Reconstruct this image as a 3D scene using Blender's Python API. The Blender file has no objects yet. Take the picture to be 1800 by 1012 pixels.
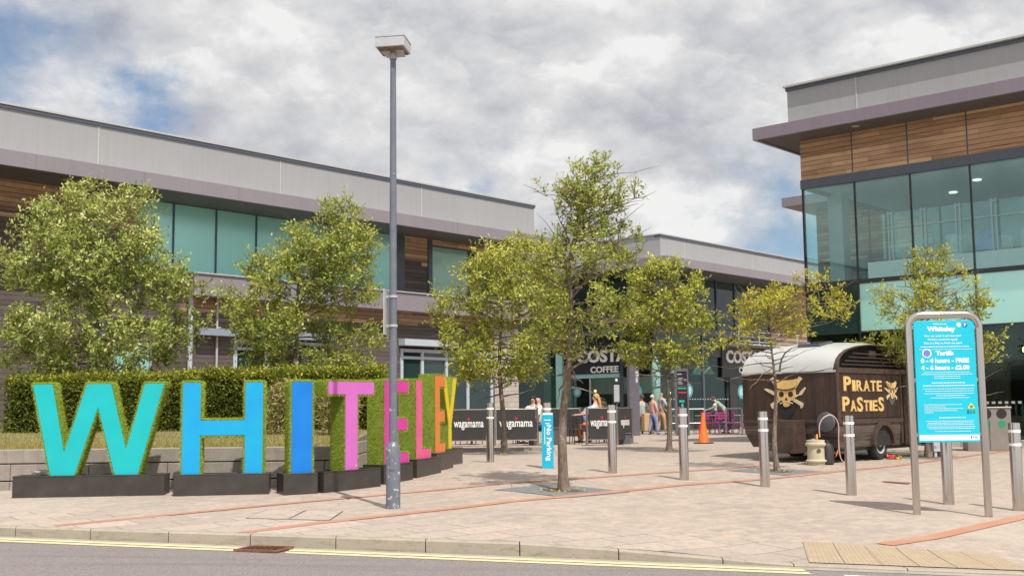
import bpy, bmesh, math, random
from mathutils import Vector, Matrix, Euler, noise as mnoise
random.seed(7)
SC = bpy.context.scene
COL = SC.collection
# ---------------------------------------------------------------- camera
W, H, F = 1800, 1012, 2011.0
PITCH = math.atan(214/2011.); ROLL = 0.011; EYE = 1.5
CAM = Vector((0, 0, EYE))
Fv = Vector((0, math.cos(PITCH), math.sin(PITCH)))
R0 = Vector((1, 0, 0)); U0 = Vector((0, -math.sin(PITCH), math.cos(PITCH)))
Rv = math.cos(ROLL)*R0 - math.sin(ROLL)*U0
Uv = math.sin(ROLL)*R0 + math.cos(ROLL)*U0
cam = bpy.data.cameras.new('camera'); camo = bpy.data.objects.new('camera', cam); COL.objects.link(camo)
M = Matrix((Rv, Uv, -Fv)).transposed().to_4x4(); M.translation = CAM
camo.matrix_world = M
cam.sensor_width = 36; cam.lens = 36*F/1800; cam.clip_start = .1; cam.clip_end = 4000
SC.camera = camo
SC.render.resolution_x = 1024; SC.render.resolution_y = 575
# ---------------------------------------------------------------- light
SUN_EL = math.radians(56); SUN_DIR = Vector((.43, -.90, 0)).normalized()
to_sun = Vector((SUN_DIR.x*math.cos(SUN_EL), SUN_DIR.y*math.cos(SUN_EL), math.sin(SUN_EL)))
sun = bpy.data.lights.new('sun', 'SUN'); sun.energy = 3.9; sun.angle = math.radians(.55); sun.color = (1, .94, .85)
suno = bpy.data.objects.new('sun', sun); COL.objects.link(suno)
suno.rotation_euler = (-to_sun).to_track_quat('-Z', 'Y').to_euler(); suno.location = (10, -20, 40)
SC.view_settings.view_transform = 'Standard'; SC.view_settings.look = 'None'
SC.view_settings.exposure = 0.29; SC.view_settings.gamma = 1

def ray(x, y): return Rv*((x-900)/F) + Uv*((506-y)/F) + Fv
def atz(x, y, z):
    d = ray(x, y); return CAM + d*((z-EYE)/d.z)
def atY(x, y, Y):
    d = ray(x, y); return CAM + d*(Y/d.y)

world = bpy.data.worlds.new('World'); SC.world = world; world.use_nodes = True
nt = world.node_tree; nt.nodes.clear()
class NT:
    def __init__(s, nt): s.nt = nt
    def n(s, t, **k):
        nd = s.nt.nodes.new(t)
        for a, b in k.items(): setattr(nd, a, b)
        return nd
    def put(s, sock, v):
        if isinstance(v, bpy.types.NodeSocket): s.nt.links.new(v, sock)
        elif v is not None:
            if sock.type == 'RGBA' and len(v) == 3: v = (*v, 1)
            sock.default_value = v
    def math(s, op, a, b=None, c=None, clamp=False):
        nd = s.n('ShaderNodeMath', operation=op, use_clamp=clamp)
        s.put(nd.inputs[0], a)
        if b is not None: s.put(nd.inputs[1], b)
        if c is not None: s.put(nd.inputs[2], c)
        return nd.outputs[0]
    def vmath(s, op, a, b=None, scale=None):
        nd = s.n('ShaderNodeVectorMath', operation=op); s.put(nd.inputs[0], a)
        if b is not None: s.put(nd.inputs[1], b)
        if scale is not None: s.put(nd.inputs['Scale'], scale)
        return nd.outputs['Value'] if op in ('DOT_PRODUCT', 'DISTANCE', 'LENGTH') else nd.outputs[0]
    def mix(s, f, a, b, blend='MIX'):
        nd = s.n('ShaderNodeMix', data_type='RGBA', blend_type=blend)
        s.put(nd.inputs[0], f); s.put(nd.inputs[6], a); s.put(nd.inputs[7], b); return nd.outputs[2]
    def noise(s, vec, scale, detail=4, rough=.55, dist=0, out=0):
        nd = s.n('ShaderNodeTexNoise'); s.put(nd.inputs['Vector'], vec)
        nd.inputs['Scale'].default_value = scale; nd.inputs['Detail'].default_value = detail
        nd.inputs['Roughness'].default_value = rough; nd.inputs['Distortion'].default_value = dist
        return nd.outputs[out]
    def map(s, v, a, b, c=0, d=1, smooth=False):
        nd = s.n('ShaderNodeMapRange'); nd.interpolation_type = 'SMOOTHSTEP' if smooth else 'LINEAR'
        s.put(nd.inputs[0], v)
        for i, q in enumerate((a, b, c, d)): nd.inputs[i+1].default_value = q
        return nd.outputs[0]
    def mapping(s, v, loc=(0, 0, 0), rot=(0, 0, 0), sc=(1, 1, 1)):
        nd = s.n('ShaderNodeMapping'); s.put(nd.inputs[0], v)
        nd.inputs[1].default_value = loc; nd.inputs[2].default_value = rot; nd.inputs[3].default_value = sc
        return nd.outputs[0]
    def sep(s, v):
        nd = s.n('ShaderNodeSeparateXYZ'); s.put(nd.inputs[0], v); return nd.outputs
    def comb(s, x, y, z):
        nd = s.n('ShaderNodeCombineXYZ')
        for i, q in enumerate((x, y, z)): s.put(nd.inputs[i], q)
        return nd.outputs[0]

def build_sky():
    t = NT(nt)
    out = t.n('ShaderNodeOutputWorld'); bg = t.n('ShaderNodeBackground')
    sky = t.n('ShaderNodeTexSky'); sky.sky_type = 'NISHITA'; sky.sun_disc = False
    sky.sun_elevation = SUN_EL; sky.sun_rotation = math.atan2(to_sun.x, to_sun.y)
    sky.air_density = 1.0; sky.dust_density = 1.5
    d = t.n('ShaderNodeTexCoord').outputs['Generated']
    # cloud deck seen in mild perspective
    x, y, z = t.sep(d)[:]
    zz = t.math('ADD', t.math('MAXIMUM', z, 0.0), .75)
    P = t.comb(t.math('DIVIDE', x, zz), t.math('DIVIDE', y, zz), t.math('MULTIPLY', z, 1.0))
    warp = t.vmath('SCALE', t.vmath('SUBTRACT', t.noise(P, 4.5, 6, .55, out=1), (.5, .5, .5)), scale=.16)
    warp2 = t.vmath('SCALE', t.vmath('SUBTRACT', t.noise(P, 14, 5, .62, out=1), (.5, .5, .5)), scale=.10)
    dw = t.vmath('NORMALIZE', t.vmath('ADD', t.vmath('ADD', d, warp), warp2))
    def B(px, py, r0, r1):
        D = ray(px, py).normalized()
        return t.map(t.vmath('DISTANCE', dw, tuple(D)), r0, r1, 1, 0, True)
    n2 = t.noise(P, 12, 7, .60, .15); n3 = t.noise(P, 1.6, 5, .5)
    def dens(off):
        Q = t.vmath('ADD', P, off) if off else P
        return t.math('ADD', t.math('MULTIPLY', t.noise(Q, 4.6, 7, .55, .15), .75), t.math('MULTIPLY', t.noise(Q, 15, 6, .6, .1), .25))
    d1 = dens(None); d2 = dens((.012, -.012, .034))
    relief = t.math('MULTIPLY', t.math('SUBTRACT', d1, d2), 2.4)
    br = t.math('ADD', t.map(d1, .34, .66, .38, .84), relief)
    # puffs
    Wp = t.vmath('ADD', P, t.vmath('SCALE', t.vmath('SUBTRACT', t.noise(P, 9, 5, .6, out=1), (.5, .5, .5)), scale=.16))
    def puff(sc, off=None):
        v = t.n('ShaderNodeTexVoronoi'); v.feature = 'F1'; v.inputs['Scale'].default_value = sc
        t.put(v.inputs['Vector'], t.vmath('ADD', Wp, off) if off else Wp); return v.outputs['Distance']
    pf = t.math('SUBTRACT', puff(6.5, (.006, -.006, .022)), puff(6.5))
    pf2 = t.math('SUBTRACT', puff(15, (.004, -.004, .010)), puff(15))
    br = t.math('ADD', br, t.math('MULTIPLY', t.math('ADD', t.math('MULTIPLY', pf, 1.3), t.math('MULTIPLY', pf2, .7)), t.map(n3, .35, .6, .3, 1.0)))
    for (px, py, r0, r1, w) in [(975, 180, .0, .07, .30), (1100, 120, .0, .045, .22), (360, 110, .01, .09, .20), (480, 60, .0, .08, .14), (1215, 345, .01, .07, .30), (130, 150, 0, .05, .2),
                                (1200, 225, .02, .11, -.22), (860, 60, .0, .09, -.18), (620, 200, 0, .10, -.08), (80, 50, 0, .1, -.15), (740, 260, 0, .06, .12), (1330, 60, .0, .10, .08), (1330, 160, 0, .07, -.12)]:
        br = t.math('ADD', br, t.math('MULTIPLY', t.math('MULTIPLY', B(px, py, r0, r1), w), t.map(n2, .38, .60, .35, 1.25)))
    cr = t.n('ShaderNodeValToRGB'); t.put(cr.inputs[0], t.math('MULTIPLY', br, 1.0, clamp=True))
    e = cr.color_ramp.elements
    e[0].position = 0; e[0].color = (.35, .36, .40, 1); e[1].position = 1; e[1].color = (.72, .72, .715, 1)
    for p_, c_ in [(.25, (.425, .433, .465)), (.5, (.51, .516, .535)), (.75, (.60, .60, .605))]:
        q = e.new(p_); q.color = (*c_, 1)
    blue = t.map(t.math('SUBTRACT', n3, t.math('MULTIPLY', n2, .25)), .40, .52, 0, .35, True)
    hole = None
    for (px, py, r0, r1, w) in [(215, 165, .01, .06, 1.1), (40, 120, .0, .11, .85), (10, 40, .0, .08, .9), (110, 190, 0, .12, .55), (870, 325, 0, .06, 1.0), (1340, 395, 0, .10, 1.1), (1390, 330, 0, .08, .7), (150, 250, 0, .08, .6)]:
        b_ = t.math('MULTIPLY', B(px, py, r0, r1), w)
        hole = b_ if hole is None else t.math('MAXIMUM', hole, b_)
    hole = t.math('MULTIPLY', hole, t.map(d1, .40, .60, 1.0, .0, True))
    behind = t.math('MULTIPLY', t.math('MULTIPLY', blue, t.map(y, -.2, .3, 1, 0)), t.map(z, .2, .6))
    hole = t.math('MAXIMUM', hole, behind)
    skyc = t.mix(1.0, sky.outputs[0], (.085, .092, .098, 1), 'MULTIPLY')
    hole = t.math('MULTIPLY', hole, 1.0, clamp=True)
    lit = t.vmath('SCALE', cr.outputs[0], scale=t.map(y, .35, -.35, 1.0, 1.45, True))
    col = t.mix(hole, lit, skyc)
    t.put(bg.inputs[0], col); bg.inputs[1].default_value = 1.0
    t.nt.links.new(bg.outputs[0], out.inputs[0])
build_sky()

# ---------------------------------------------------------------- materials
MATS = {}
def mat(name, fn):
    m = bpy.data.materials.new(name); m.use_nodes = True
    t = NT(m.node_tree); b = m.node_tree.nodes['Principled BSDF']
    t.obj = t.n('ShaderNodeTexCoord').outputs['Object']
    t.b = b; t.out = m.node_tree.nodes['Material Output']
    fn(t, b); MATS[name] = m; return m
def bump(t, b, h, strength=.3, dist=.01):
    n = t.n('ShaderNodeBump'); n.inputs['Strength'].default_value = strength; n.inputs['Distance'].default_value = dist
    t.put(n.inputs['Height'], h); t.nt.links.new(n.outputs[0], b.inputs['Normal'])
def plain(name, c, rough=.5, metal=0., var=.12, scale=6, spec=.5, bmp=0, dirt=0):
    def f(t, b):
        nz = t.noise(t.obj, scale, 6, .6)
        k = t.map(nz, .3, .7, 1-var, 1+var)
        col = t.vmath('SCALE', tuple(c), scale=k)
        if dirt:
            d = t.map(t.noise(t.obj, scale*.35, 8, .7), .5, .75, 0, dirt, True)
            col = t.mix(d, col, (c[0]*.45+.02, c[1]*.42+.02, c[2]*.38+.015, 1))
        t.put(b.inputs['Base Color'], col)
        t.put(b.inputs['Roughness'], t.map(nz, .3, .7, max(0.02, rough-.03), rough+.03))
        b.inputs['Metallic'].default_value = metal; b.inputs['Specular IOR Level'].default_value = spec
        if bmp: bump(t, b, t.noise(t.obj, scale*6, 4), bmp, .005)
    return mat(name, f)

def f_paving(t, b):
    v = t.mapping(t.obj, rot=(0, 0, -math.radians(48.2)))
    br = t.n('ShaderNodeTexBrick'); t.put(br.inputs['Vector'], v)
    br.inputs['Scale'].default_value = 1; br.inputs['Brick Width'].default_value = .24; br.inputs['Row Height'].default_value = .16
    br.inputs['Mortar Size'].default_value = .005; br.inputs['Mortar Smooth'].default_value = .3; br.offset = .5
    br.inputs['Color1'].default_value = (.46, .375, .31, 1); br.inputs['Color2'].default_value = (.335, .28, .235, 1)
    br.inputs['Mortar'].default_value = (.33, .27, .22, 1)
    n1 = t.noise(t.obj, .55, 7, .62); n2 = t.noise(t.obj, 9, 7, .7); n3 = t.noise(t.mapping(t.obj, sc=(.35, 1.6, 1)), 1.6, 5, .6)
    c = t.mix(t.map(n1, .38, .66, 0, .55), br.outputs[0], (.47, .39, .33, 1))
    c = t.mix(t.map(n3, .48, .72, 0, .35), c, (.43, .315, .25, 1))
    c = t.mix(t.map(n2, .45, .72, 0, .85), c, (.27, .225, .19, 1))
    # patches of darker, greyer wear and pale scuffs
    c = t.mix(t.map(t.noise(t.obj, 1.1, 9, .75), .60, .74, 0, .42, True), c, (.33, .285, .245, 1))
    c = t.mix(t.map(t.noise(t.obj, .25, 3, .5), .55, .7, 0, .35, True), c, (.50, .44, .375, 1))
    vo = t.n('ShaderNodeTexVoronoi'); t.put(vo.inputs['Vector'], t.obj); vo.inputs['Scale'].default_value = 1.7; vo.inputs['Randomness'].default_value = 1
    c = t.mix(t.map(vo.outputs['Distance'], .022, .034, .75, 0), c, (.20, .17, .15, 1))
    c = t.mix(t.map(t.noise(t.mapping(t.obj, rot=(0, 0, .5), sc=(.5, 2.4, 1)), 2.2, 8, .7), .56, .70, 0, .35, True), c, (.29, .245, .205, 1))
    sp = t.noise(t.obj, 40, 3, .7)
    c = t.mix(t.map(sp, .56, .68, 0, .65), c, (.25, .2, .17, 1))
    t.put(b.inputs['Base Color'], c); b.inputs['Roughness'].default_value = .85
    bump(t, b, t.math('ADD', t.math('MULTIPLY', br.outputs['Fac'], -.6), n2), .35, .008)
mat('paving', f_paving)
def f_slab(t, b):
    v = t.mapping(t.obj, rot=(0, 0, -math.radians(38)))
    br = t.n('ShaderNodeTexBrick'); t.put(br.inputs['Vector'], v)
    br.inputs['Scale'].default_value = 1; br.inputs['Brick Width'].default_value = .62; br.inputs['Row Height'].default_value = .45
    br.inputs['Mortar Size'].default_value = .009; br.inputs['Mortar Smooth'].default_value = .2; br.offset = .5
    br.inputs['Color1'].default_value = (.50, .41, .345, 1); br.inputs['Color2'].default_value = (.36, .30, .255, 1)
    br.inputs['Mortar'].default_value = (.15, .12, .10, 1)
    n1 = t.noise(t.obj, 1.3, 6, .65); n2 = t.noise(t.obj, 14, 6, .7)
    c = t.mix(t.map(n1, .4, .65, 0, .5), br.outputs[0], (.47, .375, .31, 1))
    c = t.mix(t.map(n2, .42, .70, 0, .75), c, (.28, .235, .20, 1))
    c = t.mix(t.map(t.noise(t.obj, .8, 8, .75), .58, .74, 0, .5, True), c, (.34, .285, .23, 1))
    t.put(b.inputs['Base Color'], c); b.inputs['Roughness'].default_value = .85
    bump(t, b, t.math('ADD', t.math('MULTIPLY', br.outputs['Fac'], -1), t.math('MULTIPLY', n2, .5)), .5, .01)
mat('slab', f_slab)
def f_band(t, b):
    n = t.noise(t.obj, 6, 6, .7); n2 = t.noise(t.obj, 1.2, 4)
    c = t.mix(t.map(n, .35, .7), (.46, .205, .125, 1), (.37, .195, .13, 1))
    c = t.mix(t.map(n2, .5, .75, 0, .5), c, (.52, .34, .25, 1))
    t.put(b.inputs['Base Color'], c); b.inputs['Roughness'].default_value = .85
    bump(t, b, n, .3, .006)
mat('band', f_band)
def f_asphalt(t, b):
    v = t.n('ShaderNodeTexVoronoi'); t.put(v.inputs['Vector'], t.obj); v.inputs['Scale'].default_value = 60
    n = t.noise(t.obj, 1.3, 6, .6); n2 = t.noise(t.obj, 55, 4, .8)
    c = t.mix(t.map(n2, .38, .66), (.105, .095, .095, 1), (.30, .265, .25, 1))
    c = t.mix(t.map(t.sep(v.outputs['Color'])[0], 0, 1, 0, .35), c, (.35, .29, .27, 1))
    c = t.mix(t.map(t.noise(t.mapping(t.obj, rot=(0, 0, .28), sc=(.25, 3, 1)), 1, 4), .5, .7, 0, .45, True), c, (.145, .125, .135, 1))
    c = t.mix(t.map(n, .5, .75, 0, .3), c, (.25, .21, .20, 1))
    t.put(b.inputs['Base Color'], c); b.inputs['Roughness'].default_value = .9
    bump(t, b, n2, .6, .01)
mat('asphalt', f_asphalt)
plain('earth', (.22, .19, .13), .95, var=.3, scale=2)
def f_kerb(t, b):
    n = t.noise(t.obj, 3, 8, .7); n2 = t.noise(t.obj, 30, 5, .7)
    c = t.mix(t.map(n, .35, .7), (.37, .33, .265, 1), (.30, .275, .22, 1))
    c = t.mix(t.map(n2, .5, .75, 0, .6), c, (.24, .21, .17, 1))
    oi = t.n('ShaderNodeNewGeometry').outputs['Random Per Island']
    c = t.mix(t.map(oi, 0, 1, 0, .3), c, (.42, .35, .285, 1))
    c = t.mix(t.map(t.noise(t.mapping(t.obj, sc=(1.5, 1.5, 8)), 3, 7, .75), .50, .68, 0, .6, True), c, (.20, .165, .125, 1))
    t.put(b.inputs['Base Color'], c); b.inputs['Roughness'].default_value = .9; bump(t, b, n2, .4, .01)
mat('kerb', f_kerb)
def f_tactile(t, b):
    n = t.noise(t.obj, 5, 6, .6)
    c = t.mix(t.map(n, .35, .7), (.40, .315, .21, 1), (.34, .27, .19, 1))
    t.put(b.inputs['Base Color'], c); b.inputs['Roughness'].default_value = .9; bump(t, b, t.noise(t.obj, 40, 4), .2, .004)
mat('tactile', f_tactile)
plain('yellow_paint', (.66, .545, .33), .8, var=.15, scale=14, dirt=.3)
plain('white_paint', (.70, .68, .64), .8, var=.15, scale=14, dirt=.4)
def f_wood(name, x_orange):
    def f(t, b):
        x, y, z = t.sep(t.obj)[:]
        zz = t.math('DIVIDE', z, .135); row = t.math('FLOOR', zz); fr = t.math('FRACT', zz)
        bx = t.math('FLOOR', t.math('ADD', t.math('DIVIDE', x, 2.4), t.math('MULTIPLY', row, .37)))
        wn = t.n('ShaderNodeTexWhiteNoise'); wn.noise_dimensions = '2D'
        t.put(wn.inputs['Vector'], t.comb(row, bx, 0)); rnd = wn.outputs['Value']
        gr = t.noise(t.comb(t.math('MULTIPLY', x, 1.2), t.math('MULTIPLY', y, 1.2), t.math('MULTIPLY', z, 34)), 1, 7, .65)
        big = t.noise(t.comb(t.math('MULTIPLY', x, .9), y, t.math('MULTIPLY', z, 2.2)), 1, 4)
        org = t.mix(rnd, (.25, .112, .05, 1), (.68, .43, .25, 1))
        org = t.mix(t.map(gr, .42, .70, 0, .75), org, (.68, .48, .31, 1))
        org = t.mix(t.map(big, .46, .66, 0, .7), org, (.34, .21, .13, 1))
        org = t.mix(t.map(t.noise(t.comb(t.math('MULTIPLY', x, 3), y, t.math('MULTIPLY', z, 12)), 1, 5, .7), .60, .72, 0, .6, True), org, (.10, .06, .04, 1))
        gry = t.mix(rnd, (.045, .034, .030, 1), (.115, .094, .084, 1))
        gry = t.mix(t.map(gr, .35, .72, 0, .7), gry, (.165, .138, .127, 1))
        gry = t.mix(t.map(big, .45, .7, 0, .6), gry, (.08, .06, .052, 1))
        if x_orange is True: k = 1.0
        else:
            e = t.math('ADD', z, t.math('MULTIPLY', t.math('SUBTRACT', rnd, .5), .35))
            k1 = t.map(e, 6.62, 6.9, 0, 1, True)
            k2 = t.math('MULTIPLY', t.map(e, 4.35, 4.6, 0, .8, True), t.map(e, 4.9, 5.1, 1, 0))
            k2 = t.math('MULTIPLY', k2, t.map(x, -14.9, -14.6))
            k = t.math('MAXIMUM', k1, k2)
        c = t.mix(k, gry, org)
        gap = t.math('MULTIPLY', t.map(fr, .0, .10, 0, 1, True), t.map(fr, .93, 1.0, 1, .25, True))
        c = t.mix(gap, (.03, .02, .015, 1), c)
        t.put(b.inputs['Base Color'], c); b.inputs['Roughness'].default_value = .8
        bump(t, b, t.math('ADD', gap, t.math('MULTIPLY', gr, .25)), .6, .02)
    return f
mat('wood', f_wood('wood', False)); mat('wood_orange', f_wood('wood', True))
def f_clad(c, var=.03):
    def f(t, b):
        n = t.noise(t.obj, .6, 4, .5); st = t.noise(t.mapping(t.obj, sc=(5, 5, .22)), 1.6, 6, .65)
        col = t.vmath('SCALE', tuple(c), scale=t.math('MULTIPLY', t.map(n, .3, .7, 1-var, 1+var), t.map(st, .48, .78, 1, .92)))
        t.put(b.inputs['Base Color'], col); b.inputs['Roughness'].default_value = .45; b.inputs['Metallic'].default_value = .0
        b.inputs['Specular IOR Level'].default_value = .35
    return f
mat('clad_grey', f_clad((.32, .32, .33))); mat('clad_purple', f_clad((.245, .218, .245))); mat('clad_purple_dark', f_clad((.215, .175, .215)))
mat('clad_shade', f_clad((.30, .305, .34)))
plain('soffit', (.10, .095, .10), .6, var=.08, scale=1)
plain('coping', (.42, .42, .42), .4, var=.05)
plain('dark_frame', (.075, .09, .12), .4, var=.06)
plain('grey_frame', (.25, .30, .37), .4, var=.06)
plain('pale_frame', (.45, .50, .56), .4, var=.06)
plain('black_frame', (.02, .022, .025), .35, var=.1)
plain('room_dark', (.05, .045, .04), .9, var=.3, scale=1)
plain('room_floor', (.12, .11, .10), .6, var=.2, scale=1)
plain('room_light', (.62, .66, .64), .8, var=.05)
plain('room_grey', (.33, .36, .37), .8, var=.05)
def f_film(c, c2, gl=0., gt=(.5, .95, .88)):
    def f(t, b):
        x, y, z = t.sep(t.obj)[:]
        n = t.noise(t.obj, .35, 2, .5)
        col = t.mix(t.map(n, .35, .65), (*c, 1), (*c2, 1))
        t.put(b.inputs['Base Color'], col); b.inputs['Roughness'].default_value = .04; b.inputs['Specular IOR Level'].default_value = .6
        if gl:
            g2 = t.n('ShaderNodeBsdfGlossy'); g2.inputs[0].default_value = (*gt, 1); g2.inputs['Roughness'].default_value = .30
            mx = t.n('ShaderNodeMixShader'); mx.inputs[0].default_value = gl
            t.nt.links.new(b.outputs[0], mx.inputs[1]); t.nt.links.new(g2.outputs[0], mx.inputs[2]); t.nt.links.new(mx.outputs[0], t.out.inputs[0])
    return f
mat('film_teal', f_film((.36, .88, .79), (.42, .92, .84), .45, (.55, 1.0, .95)))
mat('film_green', f_film((.19, .36, .27), (.27, .46, .36), .25, (.5, .8, .65)))
mat('film_pale', f_film((.32, .64, .58), (.38, .70, .64), .35, (.6, .95, .9)))
mat('glass_dark', f_film((.012, .035, .035), (.03, .055, .05)))
def glassmat(name, tint, refl=.12, gtint=(.75, .95, .92), k=.5):
    def f(t, b):
        t.nt.nodes.remove(b)
        tr = t.n('ShaderNodeBsdfTransparent'); tr.inputs[0].default_value = (*tint, 1)
        gl = t.n('ShaderNodeBsdfGlossy'); gl.inputs[0].default_value = (*gtint, 1); gl.inputs['Roughness'].default_value = .015
        bf = t.n('ShaderNodeNewGeometry').outputs['Backfacing']; fr_ = t.n('ShaderNodeFresnel'); t.put(fr_.inputs[0], t.map(bf, 0, 1, 1.5, 1/1.5))
        fac = t.math('ADD', t.math('MULTIPLY', fr_.outputs[0], k), refl, clamp=True)
        mx = t.n('ShaderNodeMixShader'); t.put(mx.inputs[0], fac)
        t.nt.links.new(tr.outputs[0], mx.inputs[1]); t.nt.links.new(gl.outputs[0], mx.inputs[2])
        t.nt.links.new(mx.outputs[0], t.out.inputs[0])
    return mat(name, f)
glassmat('glass', (.87, .97, .965), .03, k=.9)
glassmat('glass_shop', (.80, .90, .86), .0, k=.8)
glassmat('glass_balustrade', (.88, .96, .95), .04, k=.8)
plain('steel', (.56, .51, .465), .20, metal=1, var=.03, scale=.5)
plain('steel_dull', (.34, .31, .285), .42, metal=.8, var=.12, scale=3, dirt=.2)
plain('reflective_band', (.85, .83, .80), .5, var=.04)
def f_lamp(t, b):
    n = t.noise(t.obj, 9, 8, .7); n2 = t.noise(t.obj, 60, 3, .6)
    z = t.sep(t.obj)[2]
    th = t.math('ADD', t.map(z, .1, 2.2, -.01, .085), t.map(t.math('ABSOLUTE', t.math('SUBTRACT', z, .76)), 0, .12, -.09, 0))
    k = t.map(t.math('SUBTRACT', t.noise(t.obj, 13, 8, .7), th), .585, .60, 0, 1)
    c = t.mix(t.map(n, .3, .7), (.115, .13, .165, 1), (.155, .17, .205, 1))
    c = t.mix(k, c, (.50, .48, .45, 1))
    t.put(b.inputs['Base Color'], c); b.inputs['Roughness'].default_value = .45; b.inputs['Specular IOR Level'].default_value = .5
mat('lamp_paint', f_lamp)
plain('lamp_grey', (.42, .43, .45), .4, var=.06)
plain('lamp_louvre', (.16, .11, .075), .5, var=.5, scale=20)
plain('rust', (.20, .09, .055), .9, var=.4, scale=25)
plain('black_paint', (.035, .032, .03), .5, var=.2, scale=4)
plain('plinth', (.040, .034, .030), .32, var=.3, scale=4, dirt=.25, spec=.6)
plain('dark_cobble', (.17, .17, .18), .9, var=.35, scale=18, bmp=.5)
plain('soil', (.10, .075, .05), .95, var=.5, scale=20, bmp=.5)
def facec(name, c, c2=None):
    def f(t, b):
        n = t.noise(t.obj, 2.2, 4, .5)
        t.put(b.inputs['Base Color'], t.mix(t.map(n, .3, .7), (*c, 1), (*(c2 or c), 1)))
        t.put(b.inputs['Base Color'], t.mix(t.map(t.noise(t.obj, 26, 6, .75), .60, .76, 0, .22, True), t.mix(t.map(n, .3, .7), (*c, 1), (*(c2 or c), 1)), tuple(v*.45+.06 for v in c)+(1,)))
        t.put(b.inputs['Roughness'], t.map(t.noise(t.obj, 5, 5), .3, .7, .35, .6)); b.inputs['Specular IOR Level'].default_value = .35
    mat(name, f)
facec('face_turquoise', (.008, .41, .44), (.008, .45, .48))
facec('face_sky', (.006, .36, .62), (.006, .30, .64))
facec('face_blue', (.004, .165, .58), (.004, .19, .62))
facec('face_orchid', (.54, .13, .47), (.58, .145, .50))
facec('face_magenta', (.62, .05, .32), (.58, .045, .33))
facec('face_pink', (.74, .09, .28), (.78, .13, .30))
facec('face_orange', (.74, .20, .045), (.70, .23, .06))
facec('face_yellow', (.76, .52, .012), (.74, .55, .012))
def f_turf(t, b):
    n = t.noise(t.obj, 60, 4, .7); n2 = t.noise(t.obj, 7, 4, .6)
    c = t.mix(t.map(n, .35, .65), (.14, .22, .016, 1), (.30, .37, .045, 1))
    c = t.mix(t.map(n2, .4, .7, 0, .5), c, (.21, .24, .05, 1))
    t.put(b.inputs['Base Color'], c); b.inputs['Roughness'].default_value = .8; bump(t, b, n, .8, .02)
mat('turf', f_turf)
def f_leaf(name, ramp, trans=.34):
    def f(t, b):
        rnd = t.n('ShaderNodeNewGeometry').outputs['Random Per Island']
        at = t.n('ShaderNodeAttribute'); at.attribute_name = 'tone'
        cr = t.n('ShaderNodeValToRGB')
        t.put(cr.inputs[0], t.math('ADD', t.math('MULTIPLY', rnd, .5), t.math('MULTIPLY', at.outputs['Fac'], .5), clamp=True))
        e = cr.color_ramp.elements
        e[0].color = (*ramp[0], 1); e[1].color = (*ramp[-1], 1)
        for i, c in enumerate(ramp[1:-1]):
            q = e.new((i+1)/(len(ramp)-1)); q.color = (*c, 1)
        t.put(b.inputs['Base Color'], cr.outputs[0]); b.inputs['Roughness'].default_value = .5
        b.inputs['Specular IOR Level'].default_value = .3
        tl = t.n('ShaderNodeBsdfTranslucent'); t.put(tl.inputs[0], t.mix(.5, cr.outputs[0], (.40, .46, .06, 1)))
        mx = t.n('ShaderNodeMixShader'); mx.inputs[0].default_value = trans
        t.nt.links.new(b.outputs[0], mx.inputs[1]); t.nt.links.new(tl.outputs[0], mx.inputs[2])
        t.nt.links.new(mx.outputs[0], t.out.inputs[0])
    mat(name, f)
f_leaf('leaf_pale', [(.045, .075, .012), (.21, .285, .04), (.52, .56, .15), (.84, .84, .46)])
f_leaf('leaf_green', [(.045, .075, .012), (.20, .265, .032), (.45, .48, .085), (.72, .68, .26)])
f_leaf('leaf_yellow', [(.06, .085, .012), (.25, .295, .032), (.54, .54, .075), (.78, .70, .25)])
f_leaf('leaf_autumn', [(.11, .10, .02), (.32, .34, .03), (.62, .57, .055), (.52, .30, .09)])
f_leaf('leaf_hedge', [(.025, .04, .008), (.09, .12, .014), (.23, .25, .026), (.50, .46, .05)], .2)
f_leaf('leaf_dry', [(.20, .15, .06), (.34, .26, .12), (.26, .27, .06), (.50, .42, .24)], .2)
f_leaf('grass_dry', [(.19, .18, .045), (.29, .25, .07), (.36, .31, .10), (.24, .26, .05)], .2)
f_leaf('turf_blade', [(.13, .21, .012), (.26, .36, .025), (.42, .50, .05), (.56, .56, .18)], .3)
def f_bark(t, b):
    n = t.noise(t.mapping(t.obj, sc=(1, 1, .35)), 22, 6, .7); n2 = t.noise(t.obj, 7, 5, .7)
    c = t.mix(t.map(n, .35, .65), (.10, .07, .05, 1), (.24, .185, .14, 1))
    c = t.mix(t.map(n2, .55, .68, 0, .75, True), c, (.38, .33, .28, 1))
    t.put(b.inputs['Base Color'], c); b.inputs['Roughness'].default_value = .9; bump(t, b, n, .8, .02)
mat('bark', f_bark)
plain('bark_dark', (.10, .075, .06), .9, var=.4, scale=14, bmp=.6)
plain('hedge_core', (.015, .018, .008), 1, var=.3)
def f_stone(t, b):
    n = t.noise(t.obj, 5, 7, .65); n2 = t.noise(t.obj, 45, 4, .7)
    c = t.mix(t.map(n, .35, .68), (.34, .30, .265, 1), (.26, .235, .205, 1))
    c = t.mix(t.map(n2, .48, .7, 0, .6), c, (.18, .155, .13, 1))
    c = t.mix(t.map(t.noise(t.mapping(t.obj, sc=(3, 3, .6)), 2, 5, .7), .52, .7, 0, .5, True), c, (.17, .145, .12, 1))
    t.put(b.inputs['Base Color'], c); b.inputs['Roughness'].default_value = .9; bump(t, b, n2, .4, .01)
mat('stone', f_stone)
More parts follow.
